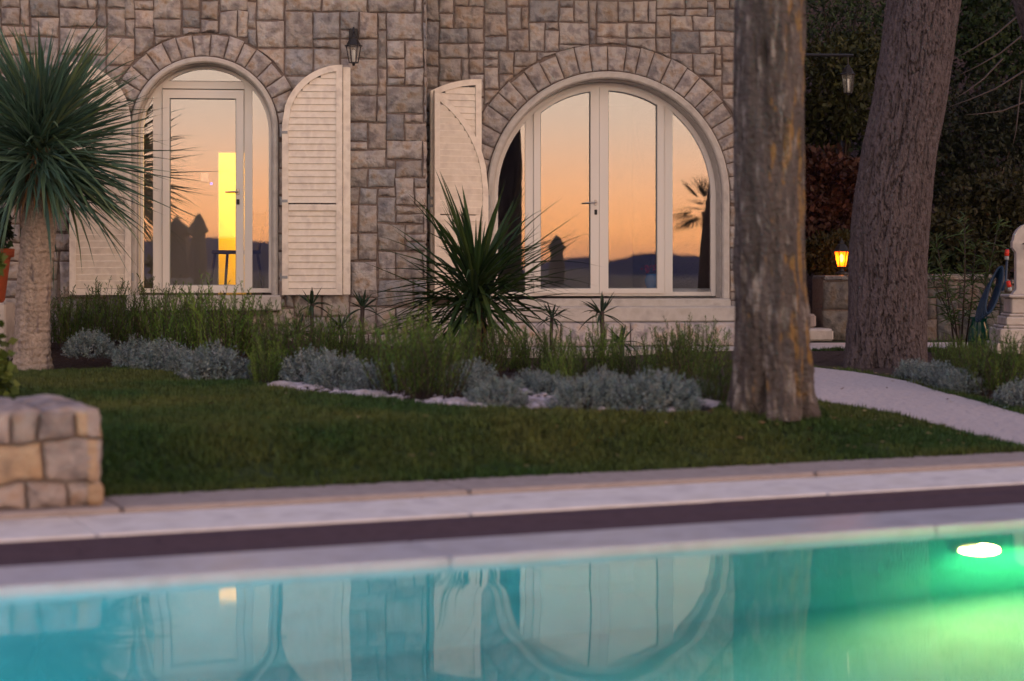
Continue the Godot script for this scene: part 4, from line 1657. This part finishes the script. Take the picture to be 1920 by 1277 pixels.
func build_bed_plants() -> void:
	var ros := [rosemary_mesh(101), rosemary_mesh(102), rosemary_mesh(103), rosemary_mesh(104)]
	var grey := [grey_mesh(201), grey_mesh(202), grey_mesh(203)]
	var aloe := [aloe_mesh(301, 0.12), aloe_mesh(302, 0.42), aloe_mesh(303, 0.2)]
	rng.seed = 55
	var i := 0
	for p in [[115, 652, 0.9], [150, 645, 0.95], [200, 650, 1.0], [245, 662, 1.05], [290, 655, 1.0], [335, 668, 1.05], [375, 660, 0.95], [415, 676, 1.05], [455, 668, 0.9], [495, 690, 0.95], [540, 716, 1.05], [500, 722, 0.7], [600, 690, 0.7], [640, 682, 0.75], [690, 690, 0.75], [765, 745, 1.0], [815, 752, 1.02], [790, 720, 0.9], [720, 712, 0.75], [850, 715, 0.75], [905, 708, 0.8], [950, 700, 0.75], [1000, 705, 0.75], [1045, 700, 0.8], [1085, 710, 0.75], [1125, 700, 0.75], [1170, 712, 0.72], [1230, 716, 0.66], [1280, 722, 0.85], [1310, 715, 0.8], [1345, 762, 0.6], [1050, 728, 0.55]]:
		var label := "upright green rosemary bush in the bed %s" % beside(p[0], p[1])
		plant("rosemary_bush", label, "bush", ros[i % 4], on_ground(p[0], p[1]), rng.randf_range(0, TAU), p[2] * (1.08 if p[0] < 560 else 1.0) * rng.randf_range(0.75, 1.22), "rosemary bushes in the bed", M.dull_leaf)
		i += 1
	for p in [[108, 655, 0.75], [168, 668, 1.05], [262, 690, 1.0], [305, 697, 1.0], [345, 700, 0.85], [405, 715, 1.05], [590, 722, 1.0], [640, 730, 1.05], [700, 738, 0.95], [850, 742, 0.95], [880, 728, 0.8], [935, 766, 0.92], [1035, 742, 0.7], [1095, 770, 0.92], [1130, 742, 0.7], [1185, 770, 0.8], [1240, 772, 0.95], [1310, 752, 0.65], [745, 722, 0.7], [1000, 735, 0.6]]:
		var label := "low silver-grey santolina cushion %s" % beside(p[0], p[1])
		plant("grey_bush", label, "bush", grey[i % 3], on_ground(p[0], p[1]), rng.randf_range(0, TAU), p[2] * rng.randf_range(0.82, 1.15), "silver-grey cushions along the bed", M.dull_leaf)
		i += 1
	for p in [[585, 655, 1, 1.0], [560, 650, 0, 1.1], [680, 668, 1, 1.05], [640, 655, 2, 1.0], [1128, 690, 1, 1.15], [1165, 690, 2, 1.1], [1035, 672, 1, 0.95]]:
		plant("aloe", "small dark aloe rosette rising behind the rosemary near the house wall", "succulent", aloe[p[2]], on_ground(p[0], p[1]), rng.randf_range(0, TAU), p[3], "aloes near the house wall", M.leaf)
	# pale stones and gravel showing between the cushions
	rng.seed = 77
	var near := []
	for p in [[545, 733], [528, 730], [705, 747], [680, 744], [852, 762], [875, 765], [995, 762], [1005, 740], [1018, 764], [1150, 768], [1325, 764]]:
		near.append(on_ground(p[0], p[1]))
	for p in near:
		var st := begin(true)
		var r := rng.randf_range(0.035, 0.075)
		var prof := []
		for k in 6:
			var e := PI * (k / 5.0) - PI / 2
			prof.append([maxf(0.001, cos(e) * r * rng.randf_range(0.9, 1.1)), sin(e) * r * 0.55 + r * 0.32])
		st.set_color(Color(0.46, 0.43, 0.46) * rng.randf_range(0.8, 1.15))
		lathe(st, prof, 9, Vector3.ZERO, 0.10, 3)
		var o := put("pale_rock", done(st), M.stone, self, Transform3D(Basis(Vector3.UP, rng.randf_range(0, TAU)).scaled(Vector3(1.5, 1, 1)), p))
		tag(o, "pale rounded rock lying between the grey cushions at the bed edge", "rock", "pale rocks along the bed edge")
	var st := begin(true)
	lathe(st, [[0.001, -0.008], [0.014, -0.004], [0.016, 0.003], [0.009, 0.010], [0.001, 0.012]], 6)
	var spots := []
	while spots.size() < 1500:
		var b: Vector3 = near[rng.randi() % near.size()]
		var p := b + Vector3(rng.randfn(0, 0.13), 0, rng.randfn(-0.12, 0.20))
		if Geometry2D.is_point_in_polygon(Vector2(p.x, p.z), bed_front):
			spots.append(p)
	var mm := MultiMesh.new()
	mm.transform_format = MultiMesh.TRANSFORM_3D
	mm.use_colors = true
	mm.mesh = done(st)
	mm.instance_count = spots.size()
	for k in spots.size():
		var p: Vector3 = spots[k]
		p.y = ground_y(p.x, p.z) + 0.014 + rng.randf_range(0, 0.012)
		mm.set_instance_transform(k, Transform3D(Basis(Vector3.UP, rng.randf_range(0, TAU)).scaled(Vector3(1.3, 0.9, 1.0) * rng.randf_range(0.6, 1.5)), p))
		mm.set_instance_color(k, Color(0.44, 0.40, 0.45) * rng.randf_range(0.7, 1.25))
	var o := MultiMeshInstance3D.new()
	o.name = "gravel"
	o.multimesh = mm
	o.material_override = M.dull_leaf
	add_child(o)
	o.set_meta("kind", "stuff")
	tag(o, "pale gravel showing between the plants along the bed edge", "gravel")

# ---------------------------------------------------------------- garden on the right

func build_right_garden() -> void:
	var ros := rosemary_mesh(111)
	var grey := grey_mesh(211)
	rng.seed = 88
	for p in [[1870, 742, 0.95], [1905, 735, 0.8], [1845, 738, 0.75], [1780, 700, 0.6], [1815, 705, 0.6]]:
		plant("rosemary_bush", "upright green rosemary bush in the bed beyond the pale path", "bush", ros, on_ground(p[0], p[1]), rng.randf_range(0, TAU), p[2], "rosemary bushes beyond the path", M.dull_leaf)
	for p in [[1715, 712, 0.65], [1755, 722, 0.75], [1805, 738, 0.75], [1918, 742, 0.7], [1915, 765, 0.8], [1780, 728, 0.6]]:
		plant("grey_bush", "low silver-grey santolina cushion along the far side of the pale path", "bush", grey, on_ground(p[0], p[1]), rng.randf_range(0, TAU), p[2], "silver-grey cushions beyond the path", M.dull_leaf)
	# tall narrow-leaved shrub
	var g := at_depth(1810, 0, 18.7)
	g.y = 0.36
	var o := thing("oleander", "tall narrow-leaved oleander beside the pine and the stone fountain", "shrub", g)
	var lv := Leaves.new()
	var st := begin(true)
	for k in [[-0.10, -0.02, -0.28, 1.05], [-0.05, 0.03, -0.02, 1.28], [0.0, 0.0, 0.10, 1.02], [0.06, -0.03, 0.34, 1.22], [0.03, 0.06, 0.22, 0.85], [-0.08, 0.05, -0.22, 0.7], [-0.02, -0.06, -0.38, 0.82], [0.10, 0.02, 0.28, 0.62]]:
		var a := Vector3(k[0], 0, k[1])
		var tip := Vector3(k[2], k[3], k[1] * 2.0)
		tube(st, [a, a.lerp(tip, 0.5) + Vector3(0.02, 0.03, 0), tip], [0.011, 0.008, 0.003], 6)
		for i in 64:
			var t := rng.randf_range(0.3, 1.04)
			var q := a.lerp(tip, t)
			var w := Vector3(rng.randf_range(-1, 1), rng.randf_range(-0.2, 1.1) * (1.6 if t > 0.9 else 1.0), rng.randf_range(-1, 1)).normalized()
			lv.blade(q, w * rng.randf_range(0.12, 0.22), w.cross(any_way()).normalized() * 0.0075, 0.25, shade_of(Color(0.045, 0.078, 0.022), 0.4), 3, 0.3)
	put("stem", done(st), M.dark_wood, o)
	put("foliage", lv.mesh(), M.leaf, o)
	# glazed pot
	st = begin(true)
	lathe(st, [[0.07, 0.0], [0.10, 0.02], [0.115, 0.10], [0.105, 0.20], [0.075, 0.27], [0.082, 0.30], [0.095, 0.315], [0.085, 0.32], [0.07, 0.28], [0.001, 0.27]], 24)
	var pot := put("glazed_pot", done(st), M.green_glaze, self, Transform3D(Basis.IDENTITY, at_depth(1836, 0, 18.55) * Vector3(1, 0, 1) + Vector3(0, 0.362, 0)))
	tag(pot, "dark green glazed pot standing beside the stone fountain base", "pot")
	# stone fountain with a tap
	var f := at_depth(1938, 0, 17.9)
	f.y = 0.362
	o = thing("stone_fountain", "pale stone garden fountain with stepped base, upright slab and iron tap", "fountain", f, -0.1)
	for k in [[0.40, 0.0, 0.10], [0.365, 0.102, 0.235], [0.335, 0.237, 0.262], [0.30, 0.264, 0.345], [0.275, 0.347, 0.372], [0.245, 0.374, 0.52], [0.275, 0.522, 0.555]]:
		st = begin()
		bevel_box(st, Vector3(-k[0], k[1], -k[0] * 0.9), Vector3(k[0], k[2], k[0] * 0.9), 0.012)
		put("base_course", done(st), M.slab, o)
	var slab := PackedVector2Array()
	for k in [[-0.20, 0.557], [0.20, 0.557], [0.165, 0.60], [0.165, 0.95], [0.20, 1.0], [0.20, 1.06]]:
		slab.append(Vector2(k[0], k[1]))
	for i in 11:
		var a := PI * i / 10
		slab.append(Vector2(cos(a) * 0.19, 1.07 + sin(a) * 0.17))
	for k in [[-0.20, 1.06], [-0.20, 1.0], [-0.165, 0.95], [-0.165, 0.60]]:
		slab.append(Vector2(k[0], k[1]))
	st = begin()
	extrude(st, slab, -0.10, 0.04)
	put("upright_slab", done(st), M.slab, o)
	st = begin(true)
	tube(st, [Vector3(-0.08, 1.0, 0.03), Vector3(-0.08, 1.0, 0.10), Vector3(-0.08, 0.985, 0.125), Vector3(-0.08, 0.94, 0.13)], [0.012, 0.012, 0.012, 0.010], 8)
	tube(st, [Vector3(-0.115, 1.035, 0.08), Vector3(-0.045, 1.035, 0.08)], [0.007], 6)
	tube(st, [Vector3(-0.08, 1.0, 0.08), Vector3(-0.08, 1.037, 0.08)], [0.006], 6)
	put("tap", done(st), M.black_iron, o)
	# hose draped over the step of the fountain
	o = thing("garden_hose", "dark blue garden hose with red connectors draped beside the fountain", "hose", Vector3.ZERO)
	st = begin(true)
	for i in 7:
		var pts := []
		var top := at_depth(1877 - i * 1.5, 500 + i * 3, 17.45 + 0.02 * i)
		var low := at_depth(1852 - i * 3.2, 588 + i * 2.5, 17.42 + 0.02 * i)
		var mid := top.lerp(low, 0.5) + Vector3(0.035 - 0.012 * i, 0, 0.03)
		var mid2 := top.lerp(low, 0.5) + Vector3(-0.06 - 0.01 * i, 0, -0.02)
		for k in 25:
			var a := TAU * k / 24
			var t := 0.5 - 0.5 * cos(a)
			var side := sin(a)
			pts.append(top.lerp(low, t) + (mid - mid2) * 0.5 * side)
		tube(st, pts, [0.0115], 7, false)
	tube(st, [at_depth(1889, 466, 17.4), at_depth(1888, 490, 17.4), at_depth(1886, 525, 17.38), at_depth(1880, 545, 17.36)], [0.012], 8)
	put("coil", done(st), M.blue_hose, o)
	for k in [[1888.5, 468, 1887.8, 480, M.red_plastic], [1887.8, 480.5, 1887.5, 487, M.grey_plastic], [1890, 527, 1893, 538, M.red_plastic], [1893, 538.5, 1894, 546, M.grey_plastic]]:
		st = begin(true)
		tube(st, [at_depth(k[0], k[1], 17.35), at_depth(k[2], k[3], 17.35)], [0.019, 0.021], 10)
		put("connector", done(st), k[4], o)
	# terracotta pot far left
	st = begin(true)
	lathe(st, [[0.13, 0.0], [0.15, 0.02], [0.20, 0.40], [0.205, 0.42], [0.235, 0.425], [0.24, 0.50], [0.21, 0.505], [0.195, 0.44], [0.001, 0.43]], 28)
	var tp := at_depth(-22, 0, 17.6)
	tp.y = ground_y(tp.x, tp.z)
	var top_y := EYE.y + 34.0 / FOCAL * 17.6
	var pot_o := thing("terracotta_pot", "terracotta plant pot on a block behind the tree yucca trunk", "pot", Vector3(tp.x, top_y - 0.505, tp.z))
	put("pot", done(st), M.terracotta, pot_o)
	st = begin()
	bevel_box(st, Vector3(-0.22, tp.y - top_y + 0.505 - 0.05, -0.22), Vector3(0.22, -0.001, 0.22), 0.015)
	put("plinth", done(st), M.slab, pot_o)
	var lv2 := leaf_cloud([[Vector3(0, 0.62, 0), 0.2], [Vector3(0.06, 0.72, 0), 0.16]], 900, 0.06, Color(0.03, 0.05, 0.02))
	put("foliage", lv2, M.leaf, pot_o)
	# blurred leafy shrub behind the planter wall
	var sh := on_ground(-42, 752)
	o = thing("leafy_shrub", "bright green leafy shrub behind the rubble planter wall", "shrub", sh)
	put("foliage", leaf_cloud([[Vector3(0.0, 0.28, 0), 0.24], [Vector3(-0.1, 0.55, 0), 0.2], [Vector3(0.05, 0.12, 0.05), 0.2], [Vector3(0.02, 0.95, 0), 0.13]], 1900, 0.07, Color(0.085, 0.12, 0.022)), M.leaf, o)
	st = begin(true)
	for k in 5:
		tube(st, [Vector3(0.02 * k - 0.05, -0.02, 0), Vector3(0.03 * k - 0.08, 0.4, 0), Vector3(0.04 * k - 0.08, 0.9, 0)], [0.009, 0.006, 0.003], 5)
	put("stem", done(st), M.dark_wood, o)

# ---------------------------------------------------------------- behind the house and the garden

func build_background() -> void:
	rng.seed = 99
	var st := begin(true)
	# a bank that climbs behind the garden walls
	var nx := 40
	var nz := 14
	var pt := func(i: int, j: int) -> Vector3:
		var x := 2.6 + i * 0.8
		var t := float(j) / nz
		return Vector3(x, 0.30 + 11.0 * pow(t, 1.1) + 0.5 * noise.get_noise_2d(x * 0.5, t * 5.0), -23.6 - t * 13.0 - 0.096 * (x - 2.6))
	for i in nx:
		for j in nz:
			quad(st, pt.call(i, j), pt.call(i + 1, j), pt.call(i + 1, j + 1), pt.call(i, j + 1))
	struct("hillside", done(st), M.soil)
	var kinds := [
		["dense dark evergreen tree behind the bracket lantern", [[1545, 40, 25.0, 0.9], [1600, 20, 25.5, 1.0], [1530, -60, 25.2, 1.0], [1620, -90, 25.5, 1.1]], Color(0.030, 0.050, 0.018), 0.075, 0.16],
		["olive green leafy tree around the bracket lantern", [[1560, 130, 24.2, 0.55], [1590, 200, 24.0, 0.55], [1535, 230, 24.3, 0.5], [1610, 120, 24.5, 0.6]], Color(0.055, 0.062, 0.016), 0.085, 0.2],
		["rust red leaved shrub above the low wall", [[1540, 330, 23.3, 0.45], [1580, 350, 23.2, 0.45], [1525, 400, 23.0, 0.4], [1570, 410, 23.1, 0.4]], Color(0.055, 0.022, 0.014), 0.075, 0.35],
		["dark shrub close behind the lit lantern", [[1545, 470, 22.2, 0.24], [1580, 465, 22.3, 0.24], [1520, 480, 22.2, 0.22], [1560, 500, 22.1, 0.18]], Color(0.040, 0.040, 0.014), 0.06, 0.25],
		["tall dark green tree right of the leaning pine", [[1830, 60, 25.0, 0.9], [1880, 20, 25.0, 0.9], [1790, 20, 25.4, 0.9], [1910, 120, 24.8, 0.7], [1850, -80, 25.0, 1.1]], Color(0.028, 0.050, 0.016), 0.08, 0.25],
		["shadowy undergrowth tree with hanging branches beyond the oleander", [[1800, 220, 24.0, 0.8], [1860, 250, 23.8, 0.7], [1910, 230, 24.0, 0.7], [1780, 330, 23.8, 0.6]], Color(0.024, 0.032, 0.014), 0.08, 0.2],
		["brownish olive bush behind the garden fountain", [[1830, 380, 23.0, 0.45], [1890, 370, 23.0, 0.5], [1780, 440, 22.8, 0.4], [1860, 470, 22.8, 0.35], [1920, 440, 22.9, 0.4]], Color(0.040, 0.040, 0.015), 0.07, 0.25],
		["dark laurel tree behind the pine trunk", [[1680, 120, 25.5, 1.0], [1700, 300, 24.5, 0.9], [1660, 420, 23.5, 0.6], [1740, 480, 23.0, 0.5]], Color(0.022, 0.036, 0.014), 0.08, 0.3],
		["far evergreen tree growing high on the bank", [[1960, 80, 27.0, 1.3], [2010, 200, 26.0, 1.2], [2000, 340, 25.0, 1.0], [1980, 460, 24.0, 0.7]], Color(0.026, 0.042, 0.016), 0.09, 0.25],
	]
	for k in kinds:
		var blobs := []
		var ends := []
		var low := Vector3.ZERO
		for b in k[1]:
			var p := at_depth(b[0], b[1], b[2])
			blobs.append([p, b[3]])
			ends.append(p)
			low += p / k[1].size()
		var foot := Vector3(low.x + 0.1, 0.3, low.z)
		foot.y = 0.30 + maxf(0.0, 11.0 * pow(maxf(0.0, (-23.6 - low.z - 0.096 * (low.x - 2.6)) / 13.0), 1.1)) - 0.15
		var o := thing("garden_shrub" if low.y < 2.2 else "background_tree", k[0], "shrub" if low.y < 2.2 else "tree", foot)
		for b in blobs:
			b[0] = b[0] - foot
		st = begin(true)
		var fork := Vector3(-0.05, maxf(0.3, (low.y - foot.y) * 0.5), 0)
		tube(st, [Vector3.ZERO, fork * 0.5 + Vector3(0.05, 0, 0), fork], [0.06, 0.05, 0.045], 8)
		for e in ends:
			var q: Vector3 = e - foot
			tube(st, [fork, fork.lerp(q, 0.5) + Vector3(0, 0.1, 0), q], [0.035, 0.02, 0.008], 6, false)
		put("trunk", done(st), M.dark_wood, o)
		put("crown", leaf_cloud(blobs, 1700 * blobs.size() + 1200, k[3], k[2] * rng.randf_range(0.6, 1.15), k[4]), M.leaf, o)
	# a few bare twigs of dark wood
	var tw := thing("bare_branch", "thin bare branches reaching out right of the leaning pine", "branch", Vector3.ZERO)
	for k in [[1920, 20, 1790, 110], [1925, 60, 1800, 140], [1925, 130, 1780, 200], [1925, 190, 1810, 215], [1880, 110, 1790, 185], [1915, 150, 1900, 270]]:
		st = begin(true)
		var a := at_depth(k[0], k[1], 21.5)
		var b := at_depth(k[2], k[3], 21.2)
		tube(st, [a, a.lerp(b, 0.4) + Vector3(0, -0.05, 0), a.lerp(b, 0.75) + Vector3(0.0, -0.03, 0.03), b], [0.012, 0.009, 0.006, 0.002], 5, false)
		put("twig", done(st), M.dark_wood, tw)
	var second := [at_depth(2060, 700, 18.5), at_depth(2040, 400, 18.5), at_depth(1990, 150, 18.4), at_depth(1948, 0, 18.3), at_depth(1880, -300, 18.2)]
	second[0].y = 0.25
	var o2 := thing("pine_tree", "second pine trunk leaning into the top corner beyond the fountain", "tree", Vector3.ZERO)
	put("trunk", trunk_mesh(second, [0.30, 0.27, 0.26, 0.24, 0.22], 160, 240, 1), M.pine_bark, o2)

# ---------------------------------------------------------------- what the windows mirror: the far side of the pool

func build_opposite_side() -> void:
	rng.seed = 123
	var k := 0
	for p in [[Vector3(6.37, 0.06, 6.21), 1.86, "closed beige parasol standing alone across the pool"], [Vector3(-2.54, 0.06, 6.8), 2.33, "slim closed beige parasol across the pool"], [Vector3(-2.98, 0.06, 10.8), 2.36, "wide closed beige parasol at the far end of the deck"]]:
		var o := thing("parasol", p[2], "parasol", p[0], 0.0, "closed parasols across the pool")
		var h: float = p[1]
		var w := 1.9 if k == 2 else 1.0
		var st := begin(true)
		lathe(st, [[0.13 * w, h * 0.32], [0.19 * w, h * 0.36], [0.20 * w, h * 0.55], [0.15 * w, h * 0.76], [0.17 * w, h * 0.80], [0.24 * w, h * 0.82], [0.10, h * 0.95], [0.03, h]], 32, Vector3.ZERO, 0.10, 8)
		put("canopy", done(st), M.canvas, o)
		st = begin(true)
		tube(st, [Vector3(0, 0, 0), Vector3(0, h, 0)], [0.024], 10)
		put("pole", done(st), M.steel, o)
		st = begin()
		bevel_box(st, Vector3(-0.25, 0, -0.25), Vector3(0.25, 0.09, 0.25), 0.01)
		put("base", done(st), M.slab, o)
		k += 1
	# palm at the edge of the deck
	var g := Vector3(10.25, 0.06, 6.45)
	var palm := thing("fan_palm", "dark fan palm standing across the pool by the deck", "palm", g)
	var st2 := begin(true)
	tube(st2, [Vector3.ZERO, Vector3(0.05, 1.2, 0), Vector3(0, 2.6, 0)], [0.24, 0.17, 0.16], 14)
	put("trunk", done(st2), M.dark_wood, palm)
	var lv := Leaves.new()
	for i in 34:
		var up := rng.randf_range(-0.5, 1.2)
		var a := rng.randf_range(0, TAU)
		var d := Vector3(cos(a) * cos(up), sin(up), sin(a) * cos(up))
		var hub := Vector3(0, 2.6, 0) + d * 0.45
		lv.blade(Vector3(0, 2.6, 0), d * 0.45, d.cross(Vector3.UP).normalized() * 0.012, 0.0, Color(0.03, 0.05, 0.02), 2)
		for j in 13:
			var turn := (j - 6) * 0.2
			var w := d.rotated(d.cross(d.cross(Vector3.UP).normalized()).normalized(), turn)
			lv.blade(hub, w * 0.8, w.cross(Vector3.UP).normalized() * 0.020, 0.12, shade_of(Color(0.03, 0.05, 0.02), 0.3), 3)
	put("crown", lv.mesh(), M.leaf, palm)
	# the sea and the hills across it
	var st := begin()
	for q in 1:
		quad(st, pool_frame * Vector3(-4500, -7.0, 4500), pool_frame * Vector3(4500, -7.0, 4500), pool_frame * Vector3(4500, -7.0, 23.5), pool_frame * Vector3(-4500, -7.0, 23.5))
	struct("sea", done(st), M.sea)
	st = begin(true)
	var ridge := [[-2600, 10], [-1500, 45], [-900, 26], [-400, 52], [-120, 40], [-12, 47], [60, 41], [183, 38], [330, 24], [480, 8], [617, 2], [700, 12], [793, 29], [900, 22], [1050, 26], [1400, 60], [2000, 38], [2800, 70], [3600, 20]]
	var prof := func(x: float) -> float:
		for i in ridge.size() - 1:
			if x >= ridge[i][0] and x <= ridge[i + 1][0]:
				return lerpf(ridge[i][1], ridge[i + 1][1], smoothstep(0.0, 1.0, (x - ridge[i][0]) / float(ridge[i + 1][0] - ridge[i][0])))
		return 0.0
	for i in 300:
		var xa := -2600 + i * 20.0
		var xb := xa + 20.0
		var ya: float = prof.call(xa) + 2.0 * noise.get_noise_1d(xa * 0.02)
		var yb: float = prof.call(xb) + 2.0 * noise.get_noise_1d(xb * 0.02)
		quad(st, Vector3(xb, -8, 2700), Vector3(xa, -8, 2700), Vector3(xa, ya, 2900), Vector3(xb, yb, 2900))
		quad(st, Vector3(xb, yb, 2900), Vector3(xa, ya, 2900), Vector3(xa, -8, 3300), Vector3(xb, -8, 3300))
	struct("hills", done(st), M.hill)

# ---------------------------------------------------------------- small things indoors

func build_small_things() -> void:
	rng.seed = 321
	var inv := house_frame
	# corridor lamp whose light colours the wall behind the half-open way
	var a := on_house(450, 330, -1.4)
	var o := thing("corridor_lamp", "warm ceiling lamp glowing in the yellow corridor behind the narrow door", "lamp", inv * Vector3(a.x + 0.62, 2.2, -1.4), HOUSE_TURN)
	var st := begin(true)
	lathe(st, [[0.001, -0.14], [0.06, -0.13], [0.10, -0.06], [0.08, 0.02], [0.001, 0.04]], 20)
	put("lamp_globe", done(st), glow(1.0, 0.78, 0.36, 3.0), o)
	st = begin(true)
	tube(st, [Vector3(0, 0.03, 0), Vector3(0, 1.35, 0)], [0.008], 6)
	put("cord", done(st), M.black_iron, o)
	var l := OmniLight3D.new()
	l.name = "corridor_light"
	l.light_color = Color(1.0, 0.80, 0.38)
	l.light_energy = 3.6
	l.light_size = 0.09
	l.omni_range = 10.0
	l.omni_attenuation = 2.0
	l.shadow_enabled = true
	o.add_child(l)
	l.position = Vector3(0, -0.05, 0)
	# chair before the opening
	var b := on_house(436, 545, -0.12)
	o = thing("wooden_chair", "dark chair standing against the yellow lit corridor inside the narrow door", "chair", inv * Vector3(b.x + 0.04, 0.882, -0.12), HOUSE_TURN - 1.9)
	st = begin()
	bevel_box(st, Vector3(-0.2, 0.43, -0.2), Vector3(0.2, 0.47, 0.2), 0.01)
	put("seat", done(st), M.dark_wood, o)
	for k in [[-1, -1], [1, -1], [1, 1], [-1, 1]]:
		st = begin()
		tube(st, [Vector3(k[0] * 0.22, 0, k[1] * 0.22), Vector3(k[0] * 0.17, 0.43, k[1] * 0.17)], [0.016], 6)
		put("leg", done(st), M.dark_wood, o)
	st = begin()
	for x: float in [-0.18, 0.18]:
		tube(st, [Vector3(x, 0.46, -0.18), Vector3(x, 0.88, -0.26)], [0.016], 6)
	bevel_box(st, Vector3(-0.19, 0.72, -0.255), Vector3(0.19, 0.86, -0.225), 0.008)
	put("backrest", done(st), M.dark_wood, o)
	# small control panel with a blue light
	var c := on_house(384, 333, -0.597)
	o = thing("wall_panel", "small white control panel with a blue light on the indoor wall", "panel", inv * Vector3(c.x, c.y, -0.599), HOUSE_TURN)
	st = begin()
	bevel_box(st, Vector3(-0.04, -0.05, 0.0), Vector3(0.04, 0.05, 0.02), 0.004)
	put("casing", done(st), M.white_paint, o)
	st = begin(true)
	lathe(st, [[0.014, 0.0], [0.014, 0.004], [0.001, 0.010]], 10)
	put("light_dot", done(st), glow(0.12, 0.16, 1.0, 1.4), o, Transform3D(Basis(Vector3.RIGHT, PI / 2), Vector3(0.07, -0.065, 0.0)))
	# flowers in a blue vase and a white-clothed table inside the wide door
	var d := on_house(1222, 541, -1.1)
	var t0 := on_house(1270, 0, -1.1)
	o = thing("side_table", "white-clothed table just inside the wide arched door", "table", inv * Vector3(0.62, 0.832, -1.15), HOUSE_TURN)
	st = begin()
	bevel_box(st, Vector3(-0.50, 0.0, -0.3), Vector3(0.75, d.y - 0.832 - 0.001, 0.28), 0.02)
	put("tablecloth", done(st), M.cloth, o)
	o = thing("flower_vase", "blue vase of dark red flowers on the white-clothed table", "vase", inv * Vector3(d.x, d.y, -1.1), HOUSE_TURN)
	st = begin(true)
	lathe(st, [[0.05, 0.0], [0.075, 0.05], [0.08, 0.10], [0.06, 0.15], [0.065, 0.165], [0.05, 0.16], [0.001, 0.14]], 20)
	put("vase", done(st), M.blue_vase, o)
	var lv := Leaves.new()
	var fl := Leaves.new()
	for i in 26:
		var w := Vector3(rng.randf_range(-1, 1), rng.randf_range(0.3, 1.4), rng.randf_range(-1, 1)).normalized()
		lv.blade(Vector3(0, 0.15, 0), w * rng.randf_range(0.14, 0.28), w.cross(Vector3.UP).normalized() * 0.008, 0.2, Color(0.02, 0.03, 0.015), 3)
		var q := Vector3(0, 0.17, 0) + w * rng.randf_range(0.04, 0.12)
		for j in 7:
			var u := any_way()
			fl.diamond(q, u * 0.03, u.cross(any_way()).normalized() * 0.014, Color(1, 1, 1))
	put("foliage", lv.mesh(), M.leaf, o)
	put("flower", fl.mesh(), M.red_petal, o)
